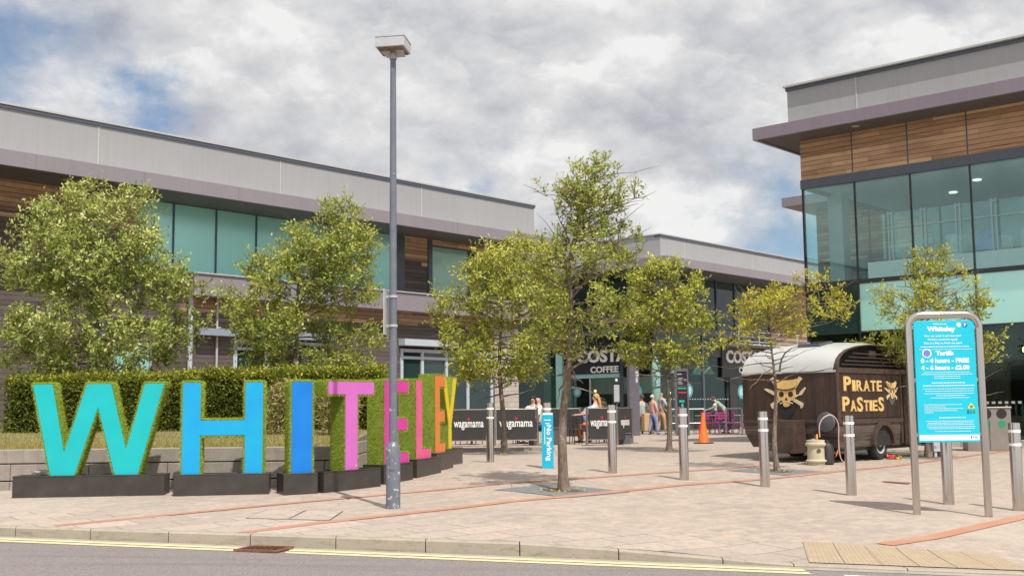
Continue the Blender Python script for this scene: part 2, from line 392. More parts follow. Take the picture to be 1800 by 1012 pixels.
def f_stonewall(t, b):
    br = t.n('ShaderNodeTexBrick'); x, y, z = t.sep(t.obj)[:]
    t.put(br.inputs['Vector'], t.comb(t.math('ADD', x, y), z, 0))
    br.inputs['Scale'].default_value = 1; br.inputs['Brick Width'].default_value = .42; br.inputs['Row Height'].default_value = .2
    br.inputs['Mortar Size'].default_value = .012
    br.inputs['Color1'].default_value = (.50, .45, .42, 1); br.inputs['Color2'].default_value = (.40, .36, .33, 1); br.inputs['Mortar'].default_value = (.28, .25, .22, 1)
    n = t.noise(t.obj, 12, 6, .7); c = t.mix(t.map(n, .5, .75, 0, .5), br.outputs[0], (.30, .24, .20, 1))
    t.put(b.inputs['Base Color'], c); b.inputs['Roughness'].default_value = .9
    bump(t, b, br.outputs['Fac'], -.5, .02)
mat('stone_block', f_stonewall)
def f_cwood(t, b):   # caravan boards, upright planks
    x, y, z = t.sep(t.obj)[:]
    q = t.math('DIVIDE', t.math('ADD', x, y), .115); row = t.math('FLOOR', q); fr = t.math('FRACT', q)
    wn = t.n('ShaderNodeTexWhiteNoise'); wn.noise_dimensions = '1D'; t.put(wn.inputs['W'], row)
    gr = t.noise(t.comb(t.math('MULTIPLY', x, 22), t.math('MULTIPLY', y, 22), t.math('MULTIPLY', z, 1.6)), 1, 7, .7)
    c = t.mix(wn.outputs[0], (.022, .012, .009, 1), (.046, .025, .018, 1))
    c = t.mix(t.map(gr, .40, .72, 0, .75), c, (.085, .050, .036, 1))
    c = t.mix(t.map(t.noise(t.obj, 2.5, 6, .7), .5, .7, 0, .4, True), c, (.035, .02, .014, 1))
    gap = t.map(fr, .0, .07, 0, 1, True)
    c = t.mix(gap, (.012, .007, .005, 1), c)
    t.put(b.inputs['Base Color'], c); b.inputs['Roughness'].default_value = .36
    bump(t, b, t.math('ADD', gap, t.math('MULTIPLY', gr, .3)), .4, .008)
mat('van_boards', f_cwood)
def f_cwood2(t, b):  # caravan lower hull, lying planks, weathered
    x, y, z = t.sep(t.obj)[:]
    q = t.math('DIVIDE', z, .105); row = t.math('FLOOR', q); fr = t.math('FRACT', q)
    wn = t.n('ShaderNodeTexWhiteNoise'); wn.noise_dimensions = '1D'; t.put(wn.inputs['W'], row)
    gr = t.noise(t.comb(t.math('MULTIPLY', x, 1.5), t.math('MULTIPLY', y, 1.5), t.math('MULTIPLY', z, 30)), 1, 7, .7)
    c = t.mix(wn.outputs[0], (.034, .024, .019, 1), (.075, .054, .043, 1))
    c = t.mix(t.map(gr, .42, .72, 0, .8), c, (.19, .15, .125, 1))
    gap = t.map(fr, .0, .09, 0, 1, True)
    c = t.mix(gap, (.012, .009, .007, 1), c)
    t.put(b.inputs['Base Color'], c); b.inputs['Roughness'].default_value = .7
    bump(t, b, t.math('ADD', gap, t.math('MULTIPLY', gr, .3)), .5, .01)
mat('van_hull', f_cwood2)
plain('van_trim', (.062, .037, .027), .6, var=.35, scale=9)
plain('van_roof', (.45, .46, .44), .35, var=.07, scale=1.5, dirt=.22)
plain('gold_paint', (.66, .44, .16), .55, var=.2, scale=12)
plain('bone_paint', (.62, .52, .33), .6, var=.12, scale=12)
plain('rubber', (.02, .02, .02), .8, var=.3)
plain('cream_pot', (.47, .42, .30), .8, var=.12, scale=7, dirt=.35)
plain('hose_pink', (.50, .34, .30), .5)
plain('orange', (.90, .16, .02), .5, var=.05)
plain('orange_yellow', (.85, .35, .03), .5)
plain('sign_cyan', (.012, .50, .66), .4, var=.04, scale=2, spec=.4)
plain('sign_blue', (.004, .40, .62), .4, var=.04, scale=2, spec=.4)
plain('sign_white', (.80, .80, .80), .5, var=.02)
plain('sign_navy', (.15, .20, .62), .5); plain('sign_deep', (.02, .12, .42), .5)
plain('sign_green', (.02, .28, .16), .5); plain('sign_teal', (.02, .45, .36), .5)
plain('sign_red', (.70, .02, .06), .5); plain('sign_yellow', (.80, .62, .02), .5)
plain('fabric_black', (.035, .033, .033), .8, var=.2, scale=3)
plain('planter_grey', (.085, .09, .10), .6, var=.2)
plain('umbrella_teal', (.25, .45, .40), .8, var=.15, scale=5)
plain('roundel_teal', (.10, .35, .36), .5); plain('roundel_dark', (.03, .10, .12), .5); plain('roundel_pale', (.30, .58, .58), .5)
plain('totem', (.13, .12, .15), .4, var=.1)
plain('chair_pink', (.42, .03, .20), .5, var=.2); plain('rail_grey', (.40, .42, .42), .4, metal=.5)
plain('shade_green', (.50, .58, .42), .6); plain('cab_grey', (.48, .50, .52), .5)
for n_, c_ in dict(skin=(.55, .33, .24), skin_tan=(.42, .24, .16), white_cloth=(.72, .70, .68), pink_cloth=(.72, .38, .34), denim=(.22, .28, .55), denim_pale=(.30, .40, .55),
                   grey_green=(.40, .46, .44), tan_cloth=(.55, .36, .18), green_cloth=(.20, .36, .30), wine_cloth=(.22, .04, .08), navy_cloth=(.03, .06, .14), black_cloth=(.02, .02, .022), orange_cloth=(.75, .25, .08),
                   hair_white=(.62, .52, .40), hair_blond=(.60, .36, .12), hair_brown=(.10, .05, .03), hair_black=(.02, .02, .02)).items():
    plain(n_, c_, .8, var=.12, scale=12)
def f_em(c, s):
    def f(t, b):
        b.inputs['Emission Color'].default_value = (*c, 1); b.inputs['Emission Strength'].default_value = s
    return f
mat('bulb', f_em((1, .75, .4), 2.2)); mat('downlight', f_em((1, .95, .85), .9))
def mm(*names): return [MATS[n] for n in names]

# ---------------------------------------------------------------- mesh helpers
def setp(o, **k):
    for a, b in k.items():
        if b is not None: o[a] = b
class MB:
    def __init__(s): s.v = []; s.f = []; s.m = []; s.tone = None
    def add(s, vs, fs, mi=0):
        k = len(s.v); s.v += [tuple(p) for p in vs]; s.f += [tuple(i+k for i in f) for f in fs]; s.m += [mi]*len(fs); return s
    def box(s, x0, x1, y0, y1, z0, z1, mi=0, M=None):
        vs = [(x0, y0, z0), (x1, y0, z0), (x1, y1, z0), (x0, y1, z0), (x0, y0, z1), (x1, y0, z1), (x1, y1, z1), (x0, y1, z1)]
        if M is not None: vs = [M @ Vector(v) for v in vs]
        return s.add(vs, [(0, 3, 2, 1), (4, 5, 6, 7), (0, 1, 5, 4), (1, 2, 6, 5), (2, 3, 7, 6), (3, 0, 4, 7)], mi)
    def prism(s, poly, y0, y1, mi=0, mside=None):   # poly in (x,z) counter-clockwise seen from -y
        n = len(poly); vs = [(x, y0, z) for x, z in poly] + [(x, y1, z) for x, z in poly]
        s.add(vs, [tuple(range(n)), tuple(range(2*n-1, n-1, -1))], mi)
        k = len(s.v)-2*n
        for i in range(n):
            j = (i+1) % n; s.f.append((k+j, k+i, k+n+i, k+n+j)); s.m.append(mi if mside is None else mside)
        return s
    def prism_z(s, poly, z0, z1, mi=0):
        n = len(poly); vs = [(x, y, z0) for x, y in poly] + [(x, y, z1) for x, y in poly]
        fs = [tuple(range(n-1, -1, -1)), tuple(range(n, 2*n))] + [(i, (i+1) % n, n+(i+1) % n, n+i) for i in range(n)]
        return s.add(vs, fs, mi)
    def tube(s, pts, rad, n=8, mi=0, caps=True):
        pts = [Vector(p) for p in pts]
        if not hasattr(rad, '__len__'): rad = [rad]*len(pts)
        k = len(s.v); up = None
        for i, p in enumerate(pts):
            d = (pts[min(i+1, len(pts)-1)] - pts[max(i-1, 0)])
            if d.length < 1e-9: d = Vector((0, 0, 1))
            d.normalize()
            if up is None:
                up = Vector((1, 0, 0)) if abs(d.x) < .9 else Vector((0, 1, 0))
            a = (up - d*up.dot(d)).normalized(); b = d.cross(a); up = a
            for j in range(n):
                t = 2*math.pi*j/n; s.v.append(tuple(p + (a*math.cos(t)+b*math.sin(t))*rad[i]))
        for i in range(len(pts)-1):
            for j in range(n):
                s.f.append((k+i*n+j, k+i*n+(j+1) % n, k+(i+1)*n+(j+1) % n, k+(i+1)*n+j)); s.m.append(mi)
        if caps:
            s.f.append(tuple(k+j for j in range(n-1, -1, -1))); s.m.append(mi)
            e = k+(len(pts)-1)*n; s.f.append(tuple(e+j for j in range(n))); s.m.append(mi)
        return s
    def lathe(s, prof, n=24, c=(0, 0), mi=0):
        k = len(s.v)
        for r, z in prof:
            for j in range(n):
                t = 2*math.pi*j/n; s.v.append((c[0]+r*math.cos(t), c[1]+r*math.sin(t), z))
        for i in range(len(prof)-1):
            for j in range(n):
                s.f.append((k+i*n+j, k+i*n+(j+1) % n, k+(i+1)*n+(j+1) % n, k+(i+1)*n+j)); s.m.append(mi)
        s.f.append(tuple(k+j for j in range(n-1, -1, -1))); s.m.append(mi)
        e = k+(len(prof)-1)*n; s.f.append(tuple(e+j for j in range(n))); s.m.append(mi)
        return s
    def disc(s, cx, cz, r, y, mi=0, n=20, ry=None, th=.004):
        ry = ry or r
        return s.prism([(cx+r*math.cos(2*math.pi*i/n), cz+ry*math.sin(2*math.pi*i/n)) for i in range(n)], y-th, y, mi)
    def build(s, name, mats, parent=None, smooth=False, bevel=0, loc=None, rotz=None, mat4=None):
        me = bpy.data.meshes.new(name); me.from_pydata(s.v, [], s.f)
        if isinstance(mats, str): mats = [mats]
        for m in mats: me.materials.append(MATS[m])
        me.polygons.foreach_set('material_index', s.m)
        if smooth: me.polygons.foreach_set('use_smooth', [True]*len(s.f))
        if s.tone is not None:
            a = me.attributes.new('tone', 'FLOAT', 'FACE'); a.data.foreach_set('value', s.tone)
        me.update(); o = bpy.data.objects.new(name, me); COL.objects.link(o)
        if smooth and smooth != 'full':
            try: me.set_sharp_from_angle(angle=math.radians(38))
            except Exception: pass
        if parent: o.parent = parent
        if loc is not None: o.location = loc
        if rotz is not None: o.rotation_euler = (0, 0, rotz)
        if mat4 is not None: o.matrix_local = mat4
        if bevel:
            b = o.modifiers.new('bevel', 'BEVEL'); b.width = bevel; b.segments = 2; b.limit_method = 'ANGLE'
        return o
def thing(name, label, cat, loc=(0, 0, 0), rotz=0, group=None):
    o = bpy.data.objects.new(name, None); COL.objects.link(o); o.empty_display_size = .2
    o.location = loc; o.rotation_euler = (0, 0, rotz); setp(o, label=label, category=cat, group=group); return o
def struct(mb, name, mats, kind='structure', **k):
    o = mb.build(name, mats, **k); o['kind'] = kind; return o
def copy_tree(o, parent=None):
    c = o.copy(); COL.objects.link(c)
    if parent: c.parent = parent
    for ch in list(o.children): copy_tree(ch, c)
    return c
DG = None
TEXTC = {}
def text_geo(s, bold=0.02):
    key = (s, bold)
    if key in TEXTC: return TEXTC[key]
    cu = bpy.data.curves.new('txt', 'FONT'); cu.body = s; cu.size = 1; cu.offset = bold; cu.extrude = .02; cu.resolution_u = 3
    o = bpy.data.objects.new('txt', cu); COL.objects.link(o)
    dg = bpy.context.evaluated_depsgraph_get(); dg.update()
    me = bpy.data.meshes.new_from_object(o.evaluated_get(dg))
    vs = [tuple(v.co) for v in me.vertices]; fs = [tuple(p.vertices) for p in me.polygons]
    bpy.data.objects.remove(o); bpy.data.curves.remove(cu); bpy.data.meshes.remove(me)
    xs = [v[0] for v in vs]; ys = [v[1] for v in vs]
    r = (vs, fs, min(xs), max(xs), min(ys), max(ys)); TEXTC[key] = r; return r
def text(mb, s, cx, cz, width, height, y=-.003, mi=0, bold=.02, th=.004, vertical=False, cap=None):
    """s written in the x-z plane facing -y, its ink box scaled to width x height."""
    vs, fs, x0, x1, y0, y1 = text_geo(s, bold)
    sx = width/(x1-x0); sz = height/(y1-y0)
    out = []
    for v in vs:
        a = (v[0]-(x0+x1)/2)*sx; b = (v[1]-(y0+y1)/2)*sz; yy = y - (th if v[2] > 0 else 0)
        if vertical == 'down': a, b = b, -a
        elif vertical == 'up': a, b = -b, a
        out.append((cx+a, yy, cz+b))
    mb.add(out, fs, mi)

# ---------------------------------------------------------------- ground
def sm(a, b, x):
    t = min(max((x-a)/(b-a), 0), 1); return t*t*(3-2*t)
def kerbY(X): return 11.03 - .295*X
def road_z(X): return .125 - .012*max(min(X, 8), -8)
def g(X, Y):
    z = EYE - 1.564 + .028*min(Y, 21) - .037*max(min(X, 7.5), 0)
    w = sm(17, 30, Y); z = (1-w)*z + w*(EYE-1.05)
    dip = sm(1.3, 2.7, X)*(1-sm(.1, 1.7, Y-kerbY(X)))*(1-sm(7, 9, X))
    return z*(1-dip) + dip*(road_z(X)+.02)
def G(x, y):
    z = .3
    for i in range(60):
        P = atz(x, y, z); z = .5*z + .5*g(P.x, P.y)
    P.z = z; return P
def frange(a, b, s):
    r = []
    while a < b-1e-6: r.append(a); a += s
    r.append(b); return r
struct(MB().add([(-900, -900, -.35), (900, -900, -.35), (900, 1500, -.35), (-900, 1500, -.35)], [(0, 1, 2, 3)]), 'ground', 'earth')
xs = frange(-60, -14, 2) + frange(-13.5, 14, .125) + frange(16, 80, 2)
ts = frange(.125, 3, .1)+frange(3.2, 8, .2) + frange(8.5, 24, .5) + frange(26, 120, 4)
m = MB(); nx = len(xs)
for t_ in ts:
    for X in xs:
        Y = kerbY(X)+t_; m.v.append((X, Y, g(X, Y)))
for j in range(len(ts)-1):
    for i in range(nx-1): m.f.append((j*nx+i, j*nx+i+1, (j+1)*nx+i+1, (j+1)*nx+i)); m.m.append(0)
struct(m, 'pavement', 'paving', smooth='full')
def sheet_strip(pl, w, lift, nsub=.4):
    """a ribbon laid on the plaza along the ground polyline pl"""
    m = MB(); pts = []
    for a, b in zip(pl[:-1], pl[1:]):
        L = math.hypot(b[0]-a[0], b[1]-a[1]); n = max(1, int(L/nsub))
        for i in range(n): pts.append((a[0]+(b[0]-a[0])*i/n, a[1]+(b[1]-a[1])*i/n))
    pts.append(pl[-1])
    for i, p in enumerate(pts):
        q = pts[min(i+1, len(pts)-1)]; r = pts[max(i-1, 0)]
        d = Vector((q[0]-r[0], q[1]-r[1])).normalized(); nn = Vector((-d.y, d.x))*w/2
        for s in (-1, 1):
            X, Y = p[0]+nn.x*s, p[1]+nn.y*s
            Y = max(Y, kerbY(X)+.13)
            m.v.append((X, Y, g(X, Y)+lift))
    for i in range(len(pts)-1): m.f.append((2*i, 2*i+2, 2*i+3, 2*i+1)); m.m.append(0)
    return m
def sheet_quad(P, lift, n=14, wall=None):
    m = MB()
    for j in range(n+1):
        for i in range(n+1):
            a, b = i/n, j/n
            X = (P[0][0]*(1-a)+P[1][0]*a)*(1-b)+(P[3][0]*(1-a)+P[2][0]*a)*b
            Y = (P[0][1]*(1-a)+P[1][1]*a)*(1-b)+(P[3][1]*(1-a)+P[2][1]*a)*b
            m.v.append((X, Y, g(X, Y)+lift))
    for j in range(n):
        for i in range(n):
            m.f.append((j*(n+1)+i, j*(n+1)+i+1, (j+1)*(n+1)+i+1, (j+1)*(n+1)+i)); m.m.append(0)
    return m
# slab border along the kerb
m = MB(); bx = frange(-14, 14, .125)
for k, t_ in enumerate((.127, .225, .325, .425, .525, .625, .725, .825, .925, 1.025, 1.125, 1.225, 1.3)):
    for X in bx: Y = kerbY(X)+t_; m.v.append((X, Y, g(X, Y)+.004))
for j in range(12):
    for i in range(len(bx)-1): m.f.append((j*len(bx)+i, j*len(bx)+i+1, (j+1)*len(bx)+i+1, (j+1)*len(bx)+i)); m.m.append(0)
struct(m, 'pavement_border', 'slab', smooth='full')
# brick bands
b1 = [G(97, 924), G(500, 885), G(800, 858), G(1000, 842), G(1140, 832), G(1280, 823), G(1345, 818)]
b2 = [G(425, 937), G(560, 919), G(800, 893), G(1000, 872), G(1200, 852), G(1340, 842)]
bd = Vector((math.cos(math.radians(47)), math.sin(math.radians(47))))
e2 = b2[-1]; b2 += [(e2.x+bd.x*k, e2.y+bd.y*k) for k in (3, 6, 9, 11)]
b3 = [G(1555, 957), G(1640, 944), G(1800, 908)]; e3 = b3[-1]; b3 += [(e3.x+bd.x*k, e3.y+bd.y*k) for k in (3, 7)]
for b_, w_ in ((b1, .15), (b2, .17), (b3, .19)):
    struct(sheet_strip([(p[0], p[1]) for p in b_], w_, .007), 'pavement_band', 'band', smooth='full')
# yellow tactile slabs with blisters at the dropped kerb
tp = [G(1437, 996), (4.4, kerbY(4.4)+.13), G(1745, 975), G(1411, 952)]
tp[0] = (2.62, kerbY(2.62)+.13)
m = sheet_quad([(p[0], p[1]) for p in tp], .012, 12)
nb = 0
for a in range(44):
    for b_ in range(22):
        u_, v_ = (a+.5)/44, (b_+.5)/22
        X = (tp[0][0]*(1-u_)+tp[1][0]*u_)*(1-v_)+(tp[3][0]*(1-u_)+tp[2][0]*u_)*v_
        Y = (tp[0][1]*(1-u_)+tp[1][1]*u_)*(1-v_)+(tp[3][1]*(1-u_)+tp[2][1]*u_)*v_
        if Y > kerbY(X)+.15:
            z = g(X, Y)+.012; r = .011
            m.add([(X-r, Y-r, z), (X+r, Y-r, z), (X+r, Y+r, z), (X-r, Y+r, z), (X-r*.5, Y-r*.5, z+.005), (X+r*.5, Y-r*.5, z+.005), (X+r*.5, Y+r*.5, z+.005), (X-r*.5, Y+r*.5, z+.005)],
                  [(4, 5, 6, 7), (0, 1, 5, 4), (1, 2, 6, 5), (2, 3, 7, 6), (3, 0, 4, 7)])
for u_ in (1/6, 2/6, 3/6, 4/6, 5/6):
    A = [tp[0][i]*(1-u_)+tp[1][i]*u_ for i in (0, 1)]; B_ = [tp[3][i]*(1-u_)+tp[2][i]*u_ for i in (0, 1)]
    for q in range(10):
        f0, f1 = q/10, (q+1)/10; w = .004
        P0 = [A[i]*(1-f0)+B_[i]*f0 for i in (0, 1)]; P1 = [A[i]*(1-f1)+B_[i]*f1 for i in (0, 1)]; w = .0022
        m.add([(P0[0]-w, P0[1], g(*P0)+.016), (P0[0]+w, P0[1], g(*P0)+.016), (P1[0]+w, P1[1], g(*P1)+.016), (P1[0]-w, P1[1], g(*P1)+.016)], [(0, 1, 2, 3)], 1)
struct(m, 'tactile_paving', ['tactile', 'soil'])
# road
m = MB(); rx = frange(-90, 90, 3)
for off in (0.0, -.6, -1.2, -3, -6, -10, -14):
    for X in rx: m.v.append((X, kerbY(X)+off, road_z(X)))
for j in range(6):
    for i in range(len(rx)-1): m.f.append(((j+1)*len(rx)+i, (j+1)*len(rx)+i+1, j*len(rx)+i+1, j*len(rx)+i)); m.m.append(0)
struct(m, 'road', 'asphalt', smooth='full')
def road_line(x0, x1, off, w, name, mt):
    m = MB(); q = frange(x0, x1, .5)
    for X in q:
        m.v.append((X, kerbY(X)-off, road_z(X)+.004)); m.v.append((X, kerbY(X)-off-w, road_z(X)+.004))
    for i in range(len(q)-1): m.f.append((2*i+1, 2*i+3, 2*i+2, 2*i)); m.m.append(0)
    return m
for xa, xb in ((-16, -2.72), (-2.22, 2.5)):
    struct(road_line(xa, xb, .15, .13, '', ''), 'road_marking', 'yellow_paint')
    struct(road_line(xa, xb, .33, .13, '', ''), 'road_marking', 'yellow_paint')
struct(road_line(2.75, 7.5, .42, .13, '', ''), 'road_marking', 'white_paint')
# kerb stones
m = MB(); kx = -20.0; kd = Vector((1, -.295, 0)).normalized(); kn = Vector((.295, 1, 0)).normalized()
while kx < 16:
    L = .62 if 1.0 < kx < 2.4 else .95
    a, b_ = kx, kx+L*kd.x
    def kz(X): return g(X, kerbY(X)+.13)+.004
    y0a, y0b = kerbY(a), kerbY(b_); e = .005
    vs = []
    for (X, z0, z1) in ((a+e, road_z(a)-.1, kz(a)), (b_-e, road_z(b_)-.1, kz(b_))):
        for dy, zz in ((0, z0), (0, z1-.015), (.018, z1), (.125, z1), (.125, z0)): vs.append((X, kerbY(X)+dy, zz))
    m.add(vs, [(0, 5, 6, 1), (1, 6, 7, 2), (2, 7, 8, 3), (3, 8, 9, 4), (0, 1, 2, 3, 4), (9, 8, 7, 6, 5)])
    kx = b_
struct(m, 'kerb', 'kerb')
# gutter channel strip
m = MB(); q = frange(-20, 16, .5)
for X in q:
    m.v.append((X, kerbY(X)-.005, road_z(X)+.003)); m.v.append((X, kerbY(X)-.17, road_z(X)+.003))
for i in range(len(q)-1): m.f.append((2*i+1, 2*i+3, 2*i+2, 2*i)); m.m.append(0)
struct(m, 'gutter', 'kerb')
# rusty drain grate
dx, dy = -2.47, kerbY(-2.47)-.29
root = thing('drain_grate', 'rusty iron drain grate in the road against the kerb, breaking the yellow lines', 'drain', (dx, dy, road_z(dx)+.006), math.atan2(-.295, 1))
m = MB().box(-.235, .235, -.18, -.15, 0, .02).box(-.235, .235, .15, .18, 0, .02).box(-.235, -.205, -.15, .15, 0, .02).box(.205, .235, -.15, .15, 0, .02)
m.build('frame', 'rust', root)
m = MB()
for i in range(7):
    x = -.18+i*.056; m.add([(x-.03, -.15, .018), (x-.014, -.15, .018), (x+.032, .15, .018), (x+.016, .15, .018)], [(0, 1, 2, 3)])
    m.add([(x-.03, -.15, .018), (x+.016, .15, .018), (x+.016, .15, -.0), (x-.03, -.15, -.0)], [(0, 1, 2, 3)])
m.build('bars', 'rust', root)
MB().box(-.205, .205, -.15, .15, -.002, .002).build('gully', 'rubber', root)
# manhole covers in the paving
def cover(quad, label, lab2='cover'):
    P = [G(*q) for q in quad]; c = sum(P, Vector())/4
    m = MB().add([(p-c)+Vector((0, 0, .008)) for p in P], [(0, 1, 2, 3)])
    o = m.build('manhole_cover', 'slab'); o.location = c; setp(o, label=label, category='manhole')
    m = MB()
    for i in range(4):
        a, b_ = P[i]-c, P[(i+1) % 4]-c; d = (b_-a).normalized(); n_ = Vector((-d.y, d.x, 0))*.006
        up = Vector((0, 0, .011)); m.add([a-n_+up, b_-n_+up, b_+n_+up, a+n_+up], [(0, 1, 2, 3)])
    m.build('edge_joint', 'stone', o)
cover([(433, 911), (505, 913), (537, 897), (470, 896)], 'left slab-filled manhole cover of the pair in front of the blue letter I')
cover([(508, 913), (578, 915), (603, 898), (541, 897)], 'right slab-filled manhole cover of the pair, nearest the lamp post foot')
P = [G(1548, 847), G(1595, 851), G(1603, 849), G(1556, 846)]
o = MB().add([p-P[0]+Vector((0, 0, .012)) for p in P], [(0, 1, 2, 3)]).build('drain_slot', 'rust'); o.location = P[0]
setp(o, label='narrow brown drain slot in the paving between steel bollard and blue sign', category='drain')

# ---------------------------------------------------------------- building frames
UA = math.radians(48.2)
class Frame:
    def __init__(s, ox, oy, ang):
        s.o = Vector((ox, oy, 0)); s.a = ang; s.x = Vector((math.cos(ang), math.sin(ang), 0)); s.y = Vector((-math.sin(ang), math.cos(ang), 0))
    def loc(s, px, py, y=0):     # pixel -> (x, z) on the facade plane at local y
        d = ray(px, py); t = ((s.o+s.y*y-CAM).dot(s.y))/d.dot(s.y); P = CAM+d*t; return (P-s.o).dot(s.x), P.z
uu = Vector((math.cos(UA), math.sin(UA))); ii = Vector((-math.sin(UA), math.cos(UA)))
LF = Frame(.87+.9*ii.x, 43.66+.9*ii.y, UA)
RF = Frame(7.86+.9*uu.x-.9*ii.x, 31.80+.9*uu.y-.9*ii.y, UA-math.pi/2)
MF = Frame(6.54+.9*ii.x+.9*uu.x, 49.85+.9*ii.y+.9*uu.y, UA)
BASE = .44
def wall_open(m, x0, x1, z0, z1, ops, y0, y1, mi=0):
    xs = sorted({x0, x1, *[q for o in ops for q in o[:2] if x0 < q < x1]}); zs = sorted({z0, z1, *[q for o in ops for q in o[2:4] if z0 < q < z1]})
    for zi in range(len(zs)-1):
        run = None
        for xi in range(len(xs)-1):
            cx, cz = (xs[xi]+xs[xi+1])/2, (zs[zi]+zs[zi+1])/2
            hole = any(o[0] < cx < o[1] and o[2] < cz < o[3] for o in ops)
            if not hole:
                if run is None: run = xs[xi]
            if run is not None and (hole or xi == len(xs)-2):
                m.box(run, xs[xi] if hole else xs[xi+1], y0, y1, zs[zi], zs[zi+1], mi); run = None
def window(parent, x0, x1, z0, z1, y, fr, pane, fw=.07, muls=(), trans=(), depth=.10, glass_y=.05, name='window'):
    m = MB()
    m.box(x0, x1, y-.01, y+depth, z0, z0+fw).box(x0, x1, y-.01, y+depth, z1-fw, z1)
    m.box(x0, x0+fw, y-.01, y+depth, z0+fw, z1-fw).box(x1-fw, x1, y-.01, y+depth, z0+fw, z1-fw)
    for q in muls: m.box(q-fw*.5, q+fw*.5, y-.006, y+depth, z0+fw, z1-fw)
    for q in trans: m.box(x0+fw, x1-fw, y-.003, y+depth, q-fw*.4, q+fw*.4)
    w = m.build(name, fr, parent)
    p = MB().box(x0+fw*.6, x1-fw*.6, y+glass_y, y+glass_y+.02, z0+fw*.6, z1-fw*.6).build('pane', pane, w)
    return w
def eaves(root, x0, x1, fy, zs, zf, py0, zp, depth, mats=('clad_purple', 'clad_grey'), px0=None, px1=None, fz=None, joints=6.0, ov=.07):
    """overhanging eaves: soffit zs, fascia top zf on plane y=fy, set-back parapet on y=py0 up to zp"""
    m = MB().box(x0, x1, fy, fy+.10, zs-.03, zf)
    m.box(x1-.10, x1, fy+.10, depth, zs-.03, zf).box(x0, x0+.10, fy+.10, depth, zs-.03, zf)
    f = m.build('fascia', mats[0], root)
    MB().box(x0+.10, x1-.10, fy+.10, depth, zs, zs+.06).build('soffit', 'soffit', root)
    MB().box(x0+.10, x1-.10, fy+.10, depth, zf-.12, zf-.01).build('eaves_deck', 'coping', root)
    a, b = (x0+1.1 if px0 is None else px0), (x1-1.1 if px1 is None else px1)
    m = MB().box(a, b, py0, depth-1, zf-.01, zp)
    m.build('parapet', mats[1], root)
    m = MB().box(a-.06, b+.06, py0-ov, depth-.9, zp+.0, zp+.05).box(a-.03, b+.03, py0-.045, py0+.3, zp-.09, zp, 1)
    m.build('coping', ['coping', 'dark_frame'], root)
    q = b-joints
    while q > a+1: MB().box(q-.02, q+.02, py0-.012, py0, zf, zp-.09).build('parapet_joint', 'coping', root); q -= joints
    q = x1-3.1
    while q > x0+1: MB().box(q-.008, q+.008, fy-.004, fy, zs-.02, zf-.01).build('fascia_joint', 'clad_purple_dark', root); q -= 3.0

